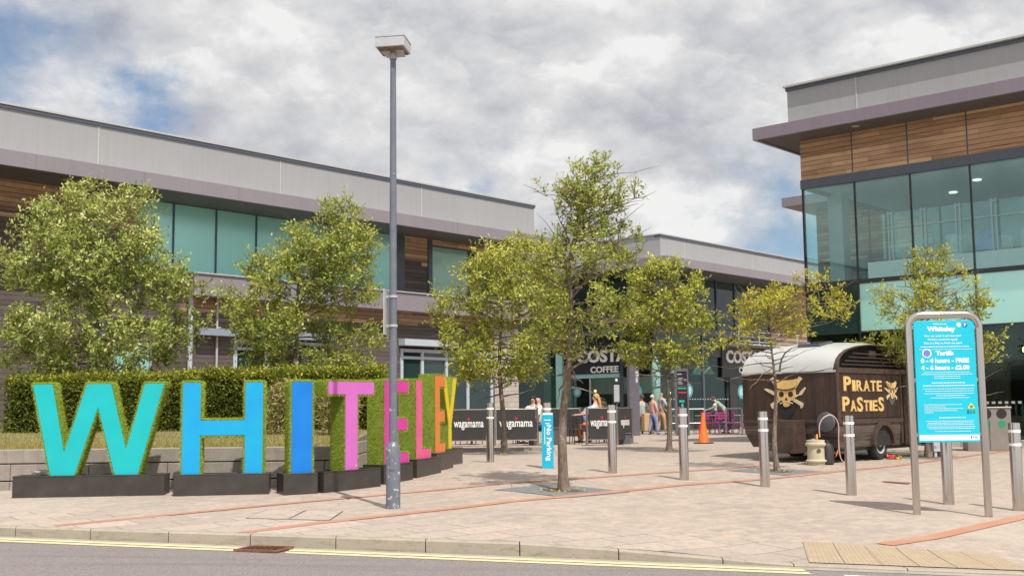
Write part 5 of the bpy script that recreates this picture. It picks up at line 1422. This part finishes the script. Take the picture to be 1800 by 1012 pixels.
# chimney-pot style urn with hose
P = G(1435, 817)
r = thing('chimney_pot', 'cream clay chimney pot with an orange tap end, standing in front of the caravan', 'clay pot', P, .3)
MB().lathe([(.165, 0), (.17, .05), (.20, .07), (.20, .095), (.165, .115), (.16, .35), (.185, .375), (.20, .39), (.20, .42), (.175, .435), (.175, .485), (.14, .49), (.12, .43)], 32).build('pot', 'cream_pot', r, smooth=True)
MB().disc(-.03, .28, .045, -.158).build('hole', 'soil', r)
MB().box(-.10, -.03, -.05, .02, .47, .51).build('lid_bracket', 'lamp_grey', r)
MB().lathe([(.018, .47), (.022, .56), (.012, .60)], 10, (.035, .0)).build('tap_end', 'orange_yellow', r, smooth=True)
def hose():
    base = G(1435, 817); Y = base.y
    pts = [(1441, 768), (1440, 750), (1444, 738), (1452, 731), (1461, 729), (1469, 735), (1474, 748), (1474, 770), (1475, 790), (1478, 805), (1484, 812), (1490, 806), (1489, 792)]
    W_ = [atY(x, y, Y+.05+.12*i/12) for i, (x, y) in enumerate(pts)]
    sm_ = []
    for i in range(len(W_)-1):
        for k in range(4):
            t_ = k/4; p0, p1, p2, p3 = W_[max(0, i-1)], W_[i], W_[i+1], W_[min(len(W_)-1, i+2)]
            sm_.append(.5*((2*p1)+(p2-p0)*t_+(2*p0-5*p1+4*p2-p3)*t_*t_+(3*p1-p0-3*p2+p3)*t_**3))
    o0 = sm_[0]; o = MB().tube([p-o0 for p in sm_], .012, 8).build('water_hose', 'hose_pink', smooth=True); o.location = o0
    setp(o, label='pale pink hose looping up out of the clay pot and down to the ground', category='hose')
    A = atY(1454, 782, Y+.25); m = MB(); q = [(0, 0, 0), (.06, .02, -.12), (.10, 0, -.25), (.16, -.02, -.22), (.22, .03, -.1)]
    o = m.tube(q, .010, 6).build('orange_cable', 'orange', smooth=True); o.location = (A.x, A.y, A.z); setp(o, label='orange cable dangling beside the gas bottles at the caravan front', category='cable')
hose()
P = G(1566, 806); r = MB(); random.seed(8)
cols = ['sign_red', 'orange', 'chair_pink', 'sign_yellow']
root = thing('cloth_bundle', 'small heap of red, orange and pink cloth by the caravan wheel', 'cloth', (P.x, P.y-.15, g(P.x, P.y)))
for k, c in enumerate(cols):
    m = MB()
    for i in range(7):
        a = random.uniform(0, 6.28); x, y = (k-1.5)*.07+random.uniform(-.05, .05), random.uniform(-.06, .06); s = random.uniform(.04, .08)
        m.add([(x, y, .01), (x+s*math.cos(a), y+s*math.sin(a), random.uniform(.02, .10)), (x+s*math.cos(a+.9), y+s*math.sin(a+.9), random.uniform(.03, .12)), (x+s*math.cos(a+1.9), y+s*math.sin(a+1.9), .01)], [(0, 1, 2, 3)])
    m.build('fold', c, root)

# ---------------------------------------------------------------- cone
P = G(1237, 779); r = thing('traffic_cone', 'plain orange traffic cone on a flat black base', 'cone', P, .4)
MB().lathe([(.17, .03), (.155, .06), (.035, .87), (.03, .90), (.02, .90)], 28).build('cone_body', 'orange', r, smooth=True)
MB().prism_z([(.28*math.cos(a)+.05*math.cos(a*3), .28*math.sin(a)) for a in [k*math.pi/8 for k in range(16)]], 0, .035).build('base', 'rubber', r)

# ---------------------------------------------------------------- cafe screens
def screen(pxa, pya, pxb, Ya, Yb, label, words=True, cut=1.0):
    A, B_ = atY(pxa, 700, Ya), atY(pxb, 700, Yb); A.z = g(A.x, A.y); B_.z = g(B_.x, B_.y)
    w = math.hypot(B_.x-A.x, B_.y-A.y); ang = math.atan2(B_.y-A.y, B_.x-A.x)
    r = thing('cafe_screen', label, 'screen', A, ang, group='black cafe screens')
    for x in (0, w):
        MB().lathe([(.19, 0), (.19, .012), (.035, .02), (.03, 1.1), (.02, 1.11)], 14, (x, 0)).build('post', 'steel', r, smooth=True)
    MB().box(.05, w-.05, -.01, .01, .17, 1.08).build('fabric', 'fabric_black', r)
    MB().tube([(0, 0, 1.07), (w, 0, 1.07)], .014, 8).tube([(0, 0, .17), (w, 0, .17)], .012, 8).build('rail', 'steel', r, smooth=True)
    if words:
        m = MB(); text(m, 'wagamama', w/2, .60, min(w*.78, .98*cut), .24, y=-.012, bold=.015, th=.003); m.build('lettering', 'sign_white', r)
        m = MB()
        for k in range(5):
            a = math.pi/2+k*2*math.pi/5; b1_, b2_ = a+.5, a-.5
            m.prism([(w/2+.055*math.cos(a), .80+.055*math.sin(a)), (w/2+.03*math.cos(b1_), .80+.03*math.sin(b1_)), (w/2, .80), (w/2+.03*math.cos(b2_), .80+.03*math.sin(b2_))], -.015, -.012)
        m.build('star', 'sign_red', r)
    return r
screen(790, 0, 857, 33.8, 33.8, 'left black cafe screen with white lettering, between the yellow letter and the first bollard')
screen(869, 0, 944, 33.8, 33.9, 'black cafe screen with white lettering crossed by a tree trunk')
screen(1031, 0, 1083, 33.3, 33.6, 'black cafe screen right of the leaning tree, just left of its bollard')
screen(1084, 0, 1110, 33.6, 35.2, 'narrow angled black cafe screen turned away at the right end')
screen(966, 0, 1019, 37.5, 37.5, 'plain black cafe screen standing farther back behind the black chairs', words=False)
# planters and low kerbs
for (px, Y, w, h, lab) in ((975, 34.6, .62, .48, 'dark grey planter box right of the blue-wrapped bollard'), (937, 34.4, .25, .45, 'small dark planter at the end of the screen with the trunk in front'), (1097, 34.6, .38, .30, 'low grey planter box at the foot of the angled cafe screen')):
    A = atY(px, 780, Y); o = thing('planter', lab, 'planter', (A.x, A.y, g(A.x, A.y)))
    MB().box(-w/2, w/2, -.2, .2, 0, h).box(-w/2-.02, w/2+.02, -.22, .22, h, h+.03).build('box', 'planter_grey', o, bevel=.01)
    MB().box(-w/2+.03, w/2-.03, -.17, .17, h+.028, h+.034).build('soil', 'soil', o)
A = G(885, 795)
o = MB().box(-2.3, 1.3, 0, .25, -.05, .09).build('stone_edging', 'stone'); o.location = (A.x, A.y+.9, g(A.x, A.y)); setp(o, label='low pale stone edging strip on the paving in front of the cafe screens', category='edging')

# ---------------------------------------------------------------- furniture
def chair(name, mt, label, cat='chair', group=None):
    r = thing(name, label, cat, group=group)
    MB().box(-.21, .21, -.21, .21, .43, .455).build('seat', mt, r, bevel=.01)
    m = MB()
    for z in (.60, .70, .80): m.box(-.2, .2, .19, .205, z, z+.055)
    m.build('backrest', mt, r)
    for x, y in ((-.19, -.19), (.19, -.19)): MB().tube([(x, y, 0), (x*.95, y*.95, .44)], .014, 6).build('leg', mt, r)
    for x in (-.19, .19): MB().tube([(x, .24, 0), (x, .19, .44), (x, .21, .87)], .014, 6).build('leg', mt, r)
    return r
def table(name, mt, label, group=None):
    r = thing(name, label, 'table', group=group)
    MB().lathe([(.34, .72), (.35, .735), (.34, .745)], 20).build('table_top', mt, r)
    MB().lathe([(.03, .02), (.03, .72)], 8).build('pedestal', mt, r)
    MB().lathe([(.22, 0), (.22, .015), (.04, .03)], 14).build('foot', mt, r)
    return r
ch0 = tb0 = None
def put(o0, maker, px, Y, rz, label, z=0):
    o = maker() if o0 is None else copy_tree(o0); A = atY(px, 700, Y); o.location = (A.x, A.y, g(A.x, A.y)+z); o.rotation_euler = (0, 0, rz); o['label'] = label; return o
mkc = lambda: chair('cafe_chair', 'black_paint', '', group='black cafe chairs behind the screens')
mkt = lambda: table('cafe_table', 'black_paint', '', group='black cafe tables behind the screens')
first = None
for px, Y, rz, lab in ((815, 35.6, .4, 'black chair behind the left cafe screen, nearest the yellow letter'), (842, 36.0, 2.8, 'black chair behind the left cafe screen, nearest the bollard'), (893, 35.7, .2, 'black chair behind the cafe screen, hidden by the round tree trunk'), (925, 36.0, 3.4, 'black chair behind the cafe screen, under the man in the white shirt'),
                        (972, 35.5, 1.2, 'black chair just right of the blue-wrapped bollard'), (1000, 35.3, -1.3, 'black chair behind the leaning trunk'), (1015, 35.0, .3, 'tall-looking black chair right beside the leaning trunk'), (1021, 36.4, 2.5, 'black chair at the left edge of the right hand screens'), (1050, 35.2, .5, 'black chair behind the right hand screen'), (1072, 36.0, 3.1, 'black chair behind the right hand screen, next to the bollard')):
    o = put(first, mkc, px, Y, rz, lab); first = first or o
first = None
for px, Y, lab in ((829, 35.8, 'black round table behind the left cafe screen'), (909, 35.8, 'black round table behind the cafe screen with a trunk before it'), (987, 36.0, 'black round table seen between bollard and leaning trunk'), (1061, 35.8, 'black round table behind the right hand screen')):
    o = put(first, mkt, px, Y, 0, lab); first = first or o
mkp = lambda: chair('bistro_chair', 'chair_pink', '', group='pink chairs outside the coffee shop')
first = None
for px, Y, rz, lab in ((1183, 46.8, 1.4, 'pink chair right behind the thin trunk left of the totem'), (1196, 47.3, -1.2, 'pink chair behind the totem'), (1219, 46.6, 1.5, 'pink chair between the totem and the cone'), (1228, 47.6, -1.5, 'pink chair just left of the cone'), (1243, 46.6, .3, 'pink chair just right of the cone'), (1256, 47.4, 1.6, 'pink chair behind the small seated child'), (1267, 46.2, .1, 'pink chair in front of the bending man, left of the second rail'), (1275, 47.5, 2.6, 'pink chair at the left post of the second rail'), (1296, 47.0, 1.6, 'pink chair behind the second rail'), (1305, 47.8, -1.6, 'pink chair nearest the caravan')):
    o = put(first, mkp, px, Y, rz, lab); first = first or o
mkq = lambda: table('bistro_table', 'lamp_grey', '', group='tables outside the coffee shop')
first = None
for px, Y, lab in ((1189, 47.0, 'grey round table behind the thin trunk left of the totem'), (1235, 47.2, 'grey round table behind the cone'), (1262, 46.8, 'grey round table where the bending man leans'), (1300, 47.4, 'grey round table behind the second rail')):
    o = put(first, mkq, px, Y, 0, lab); first = first or o
def rail(pxa, pxb, Y, label):
    A, B_ = atY(pxa, 700, Y), atY(pxb, 700, Y); w = B_.x-A.x
    r = thing('guard_rail', label, 'rail', (A.x, Y, g(A.x, Y)), 0, group='grey rails round the coffee shop seats')
    for x in (0, w): MB().tube([(x, 0, 0), (x, 0, 1.0)], .035, 10).build('post', 'rail_grey', r, smooth=True)
    MB().tube([(0, 0, 1.0), (w, 0, 1.0)], .03, 10).tube([(0, 0, .45), (w, 0, .45)], .015, 6).build('rail_bar', 'rail_grey', r, smooth=True)
rail(1178, 1237, 45.8, 'grey guard rail behind the steel totem, left of the cone'); rail(1275, 1303, 45.2, 'grey guard rail between the cone and the caravan')
# umbrella
A = G(1157, 762); r = thing('closed_umbrella', 'tall closed pale teal umbrella behind the strolling couple', 'umbrella', (A.x, A.y+.3, g(A.x, A.y)))
MB().lathe([(.28, 0), (.28, .06), (.04, .08), (.03, 1.2)], 14).build('pole', 'lamp_grey', r)
MB().lathe([(.10, 1.15), (.19, 1.35), (.17, 1.9), (.19, 2.5), (.16, 2.95), (.06, 3.12), (.02, 3.2)], 16).build('canopy', 'umbrella_teal', r, smooth=True)
m = MB().lathe([(.178, 1.93), (.178, 1.96)], 16); random.seed(4)
for k in range(9):
    z = 2.0+k*.11; a = -1.6+random.uniform(-.5, .5); m.add([(.2*math.cos(a), .2*math.sin(a), z), (.2*math.cos(a+.3), .2*math.sin(a+.3), z+.05), (.2*math.cos(a+.1), .2*math.sin(a+.1), z+.14)], [(0, 1, 2)])
m.build('print', 'roundel_dark', r)
# totems
A = G(1115, 765); r = thing('sign_column', 'dark square column with small white upright lettering beside the coffee shop door', 'sign column', (A.x, A.y, g(A.x, A.y)), math.radians(8))
MB().box(-.20, .20, -.2, .2, 0, 3.35).build('column', 'totem', r, bevel=.01)
m = MB(); text(m, 'wagamama', .12, 2.55, 1.0, .13, y=-.203, vertical='up', bold=.01); m.build('lettering', 'sign_white', r)
A = G(1113, 782); r = thing('menu_stand', 'small white menu case on a thin post by the dark column', 'menu stand', (A.x+.02, 38.5, g(A.x, 38.5)), 0)
MB().tube([(0, 0, 0), (0, 0, 1.3)], .025, 8).build('post', 'steel', r)
MB().box(-.13, .13, -.03, .03, 1.22, 1.95).build('case', 'black_frame', r); MB().box(-.09, .09, -.035, -.031, 1.28, 1.85).build('menu', 'lamp_grey', r)
MB().lathe([(.04, 1.95), (.05, 2.0), (.02, 2.05)], 10).build('lamp', 'sign_white', r, smooth=True)
A = G(1200, 765); r = thing('directory_totem', 'slim dark directory totem with coloured bars, behind the steel bollard', 'totem', (A.x, A.y, g(A.x, A.y)), math.radians(-6))
MB().box(-.27, -.17, -.08, .08, 0, 2.55).box(.21, .27, -.08, .08, 0, 2.55).box(-.17, .21, -.08, .08, 2.45, 2.55).build('frame', 'totem', r, bevel=.006)
MB().box(-.17, .21, -.05, .05, 0, 2.45).build('panel', 'black_frame', r)
m = MB().box(-.15, .02, -.056, -.051, 2.33, 2.37); random.seed(6)
for z, w in ((2.18, .2), (2.12, .34), (2.03, .15), (1.97, .2)): m.box(-.14, -.14+w, -.056, -.051, z, z+.03)
m.build('lettering', 'lamp_grey', r)
MB().box(-.15, .19, -.056, -.051, 1.78, 1.83).build('green_bar', 'sign_teal', r); MB().box(-.12, .2, -.056, -.051, 1.62, 1.67).build('red_bar', 'sign_red', r)
MB().box(-.02, .06, -.056, -.051, .95, 1.22).box(-.10, .10, -.0565, -.0515, 1.27, 1.35).build('map_mark', 'sign_teal', r); MB().box(-.16, -.06, -.056, -.051, .9, 1.1).build('map_mark', 'chair_pink', r)
# bins, cabinet
A = G(1733, 791); r = thing('recycling_bin', 'wide brushed steel recycling bin with two round openings and green stickers', 'bin', (A.x, A.y-.1, g(A.x, A.y)), math.radians(-8))
MB().box(-.5, .5, -.25, .25, 0, .98).box(-.52, .52, -.27, .27, .98, 1.02).build('body', 'steel_dull', r, bevel=.01)
for x in (-.05, .29):
    w = MB().disc(x, .86, .115, -.251, n=24, th=.01).build('opening', 'rubber', r); MB().disc(x, .62, .085, -.252, n=20, th=.004).build('sticker', 'sign_green', r)
MB().box(.003, .008, -.262, -.2515, .02, .96).build('door_gap', 'rubber', r)
A = atY(1770, 790, A.y); r = thing('notice_strip', 'narrow bright blue upright notice at the right side of the steel bin', 'notice', (A.x, A.y-.12, g(A.x, A.y)))
MB().box(-.025, .025, 0, .02, 0, 1.05).build('post', 'steel', r); MB().box(-.05, .04, -.012, -.001, .55, .98).build('notice', 'sign_blue', r)
A = G(1646, 803); r = thing('power_cabinet', 'small pale grey pedestal cabinet beside the trunk under the parking sign', 'cabinet', (A.x, A.y, g(A.x, A.y)), .1)
MB().box(-.08, .08, -.07, .07, .12, .6).box(-.06, .0, -.05, .05, 0, .12).build('housing', 'cab_grey', r, bevel=.008); MB().box(.01, .07, -.06, .05, -.0, .12).build('socket', 'rubber', r)
MB().box(-.06, .06, -.073, -.0705, .2, .52).build('door', 'lamp_grey', r)

# ---------------------------------------------------------------- people
def skinmesh(name, V, Ed, Rd, mt, parent, sub=1, loc=(0, 0, 0)):
    me = bpy.data.meshes.new('s'); me.from_pydata([tuple(v) for v in V], Ed, []); o = bpy.data.objects.new('s', me); COL.objects.link(o)
    o.modifiers.new('skin', 'SKIN'); sk = me.skin_vertices[0].data
    for i, r_ in enumerate(Rd): sk[i].radius = r_ if isinstance(r_, tuple) else (r_, r_); sk[i].use_root = (i == 0)
    s = o.modifiers.new('sub', 'SUBSURF'); s.levels = sub; s.render_levels = sub
    dg = bpy.context.evaluated_depsgraph_get(); dg.update()
    m2 = bpy.data.meshes.new_from_object(o.evaluated_get(dg)); m2.name = name
    bpy.data.objects.remove(o); m2.materials.clear(); m2.materials.append(MATS[mt])
    m2.polygons.foreach_set('use_smooth', [True]*len(m2.polygons))
    for p in m2.polygons: p.material_index = 0
    o = bpy.data.objects.new(name, m2); COL.objects.link(o); o.parent = parent; o.location = loc; return o
def person(label, loc, rz, h=1.7, sit=False, lean=0., skin='skin', top='white_cloth', legs='denim', hair='hair_white', longhair=False, sleeves=.5, stride=.12, arms=((.05, .1), (.05, .1)), shoes='black_cloth', bald=False, build=1.0, longcoat=False, female=False):
    k = h/1.72
    r = thing('person', label, 'person', loc, rz); r.scale = (k, k, k)
    hip = Vector((0, 0, .95)) if not sit else Vector((0, -.02, .56))
    def up(z, y=0, x=0):   # point on the leaning torso, z above hip
        return hip+Vector((x, z*math.sin(lean)+y*math.cos(lean), z*math.cos(lean)-y*math.sin(lean)))
    b = build
    V = [hip, up(.16), up(.34), up(.48), up(.545), up(.60), up(.66, .01), up(.725, .005), up(.66, .085)]
    Rd = [(.135*b, .10*b), (.125*b, .095*b), (.15*b, .10*b), (.11*b, .08*b), (.055, .055), (.06, .06), (.078, .092), (.062, .075), (.018, .018)]
    Ed = [(0, 1), (1, 2), (2, 3), (3, 4), (4, 5), (5, 6), (6, 7), (6, 8)]
    tV, tR, tE = [hip+Vector((0, 0, -.02)), up(.16), up(.34), up(.455)], [(.155*b, .12*b), (.14*b, .112*b), (.165*b, .118*b), (.12*b, .09*b)], [(0, 1), (1, 2), (2, 3)]
    sw = .19*b if not female else .17
    for s, (fw, out) in zip((-1, 1), arms):
        sh = up(.445, 0, s*sw); el = sh+Vector((s*(.05+out*.25), fw*.28, -.27+abs(fw)*.10)); wr = el+Vector((-s*.02+s*out*.1, .05+fw*.45, -.23+fw*.32)); d = (wr-el).normalized()
        hd = wr+d*.06; i0 = len(V); V += [sh, el, wr, hd]; Rd += [(.052, .052), (.040, .040), (.027, .027), (.032, .018)]; Ed += [(3, i0), (i0, i0+1), (i0+1, i0+2), (i0+2, i0+3)]
        sd = d.cross(Vector((1, 0, 0))).normalized()
        for q in range(4):
            j = len(V); off = sd*(q-1.5)*.019; ln = (.062, .072, .068, .052)[q]
            V += [hd+off+d*.03, hd+off+d*(.03+ln*.55)+Vector((-s*.006, 0, 0)), hd+off*.9+d*(.03+ln)+Vector((-s*.018, 0, 0))]; Rd += [(.009, .009), (.0085, .0085), (.007, .007)]; Ed += [(i0+3, j), (j, j+1), (j+1, j+2)]
        j = len(V); V += [wr+d*.03-sd*.030, wr+d*.065-sd*.045]; Rd += [(.011, .011), (.009, .009)]; Ed += [(i0+2, j), (j, j+1)]
        j = len(tV); e2 = sh.lerp(el, min(1, sleeves*2)); tV += [sh, e2]; tR += [(.070, .070), (.058, .058)]; tE += [(3, j), (j, j+1)]
        if sleeves > .5: tV.append(el.lerp(wr, (sleeves-.5)*1.8)); tR.append((.045, .045)); tE.append((j+1, j+2))
    lV, lR, lE = [hip+Vector((0, 0, .03)), hip+Vector((0, 0, -.05))], [(.148*b, .115*b), (.14*b, .115*b)], [(0, 1)]
    sV = []
    for s in (-1, 1):
        hj = hip+Vector((s*.09, 0, -.06))
        if sit: kn = Vector((s*.11, .42, .50)); an = Vector((s*.12, .40+.06*s, .08))
        else: kn = hip+Vector((s*.095, s*stride*.5+.03, -.47)); an = Vector((s*.09, s*stride-.02, .08))
        i0 = len(V); V += [hj, kn, an]; Rd += [(.085, .085), (.052, .052), (.036, .036)]; Ed += [(0, i0), (i0, i0+1), (i0+1, i0+2)]
        j = len(lV); lV += [hj, kn, an+Vector((0, 0, .02))]; lR += [(.100*b, .100*b), (.070, .070), (.058, .060)]; lE += [(1, j), (j, j+1), (j+1, j+2)]
        sV.append(an)
    skinmesh('body', V, Ed, Rd, skin, r); skinmesh('top', tV, tE, tR, top, r); skinmesh('trousers', lV, lE, lR, legs, r)
    for an in sV: skinmesh('shoe', [an+Vector((0, -.03, -.045)), an+Vector((0, .06, -.055)), an+Vector((0, .15, -.06))], [(0, 1), (1, 2)], [(.042, .04), (.042, .03), (.035, .022)], shoes, r)
    hc = up(.70, -.018)
    if not bald:
        m = MB(); vs = []; fs = []; n = 12
        for i in range(7):
            th = math.pi*.62*i/6
            for j in range(n):
                a = 2*math.pi*j/n; rr = math.sin(th); fr = 1 if math.sin(a) < .3 else .86
                zz = .098*math.cos(th) if math.sin(a) < .45 else max(.098*math.cos(th), .03)
                vs.append((hc.x+.088*rr*math.cos(a), hc.y+.103*rr*math.sin(a)*fr, hc.z+zz))
        fs = [(i*n+j, i*n+(j+1) % n, (i+1)*n+(j+1) % n, (i+1)*n+j) for i in range(6) for j in range(n)]
        m.add(vs, fs); m.build('hair', hair, r, smooth='full')
        if longhair: skinmesh('hair', [hc+Vector((0, -.05, .02)), hc+Vector((0, -.10, -.12)), hc+Vector((.01, -.12, -.30)), hc+Vector((.01, -.13, -.44))], [(0, 1), (1, 2), (2, 3)], [(.08, .05), (.085, .045), (.075, .035), (.04, .02)], hair, r)
    m = MB()
    for s in (-1, 1): c = up(.672, .088, s*.03); m.box(c.x-.009, c.x+.009, c.y-.004, c.y+.004, c.z-.004, c.z+.004)
    c = up(.625, .083); m.box(c.x-.02, c.x+.02, c.y-.004, c.y+.006, c.z-.004, c.z+.004, 0)
    m.build('face_features', 'hair_brown', r)
    return r
def at_ground(px, Y): A = atY(px, 740, Y); return (A.x, A.y, g(A.x, A.y))
person('person in a pink cardigan and pale blue jeans with white hair, walking', at_ground(1148, 46.6), math.radians(-60), 1.58, top='pink_cloth', legs='denim', hair='hair_white', sleeves=.95, stride=.16, arms=((.15, .2), (.1, .1)), female=True, build=1.08, shoes='navy_cloth')
person('person in a grey patterned shirt and tan trousers, walking right of the one in pink', at_ground(1163, 46.9), math.radians(-70), 1.72, skin='skin_tan', top='grey_green', legs='tan_cloth', bald=True, sleeves=.5, stride=.14, build=1.15, arms=((.3, .1), (.3, .1)))
person('bald person in a white shirt seated behind the screen with the trunk in front', at_ground(946, 35.8), math.radians(100), 1.9, sit=True, skin='skin', top='white_cloth', legs='navy_cloth', bald=True, sleeves=.5, build=1.15, arms=((.3, .1), (.3, .1)))
person('dark haired person in white seated across the table from the bald one', at_ground(937, 37.2), math.radians(160), 1.9, sit=True, top='white_cloth', legs='black_cloth', hair='hair_black', sleeves=.5)
person('person with long blond hair in a white top seated behind the right hand cafe screen', at_ground(1046, 36.4), math.radians(80), 1.95, sit=True, top='white_cloth', legs='orange_cloth', hair='hair_blond', longhair=True, sleeves=.4, female=True, arms=((.6, .1), (.6, .1)))
person('person in a pale denim top bending forward, left of the blond one', at_ground(1026, 37.4), math.radians(-80), 1.75, top='denim_pale', legs='denim', hair='hair_brown', lean=1.25, sleeves=.9, arms=((.2, .0), (.2, .0)))
person('seated person in grey green top and dark red trousers, left of the couple', at_ground(1128, 48.6), math.radians(20), 2.1, sit=True, top='grey_green', legs='wine_cloth', hair='hair_brown', sleeves=.5)
person('person in a green jacket leaning over the terrace table, right of the cone', at_ground(1276, 47.6), math.radians(70), 1.72, top='green_cloth', legs='black_cloth', hair='hair_brown', lean=.85, sleeves=.95, arms=((.5, .1), (.3, .1)))
person('small fair haired person in dark blue seated on a pink chair right of the cone', at_ground(1259, 46.9), math.radians(-95), 1.55, sit=True, top='navy_cloth', legs='denim', hair='hair_white', sleeves=.9)
person('person with dark hair standing deep inside the coffee shop door', at_ground(1057, 54.5), math.radians(170), 1.7, top='grey_green', legs='black_cloth', hair='hair_black', sleeves=.8)
# paper bag held by the walking couple's table neighbour
A = at_ground(1138, 47.6); r = thing('shopping_trolley', 'upright tan wheeled shopping bag left of the person in pink', 'trolley', A, .3)
MB().box(-.2, .2, -.15, .15, .12, .85).build('bag', 'tan_cloth', r, bevel=.03); MB().tube([(-.16, .16, .1), (-.16, .18, 1.0), (.16, .18, 1.0), (.16, .16, .1)], .012, 6).build('handle', 'black_paint', r)
for s in (-.18, .18): MB().lathe([(.01, -.015), (.07, -.015), (.07, .015), (.01, .015)], 14).build('wheel', 'rubber', r, mat4=Matrix.Translation((s, .12, .07)) @ Matrix.Rotation(math.radians(90), 4, 'Y'))
bpy.context.view_layer.update()
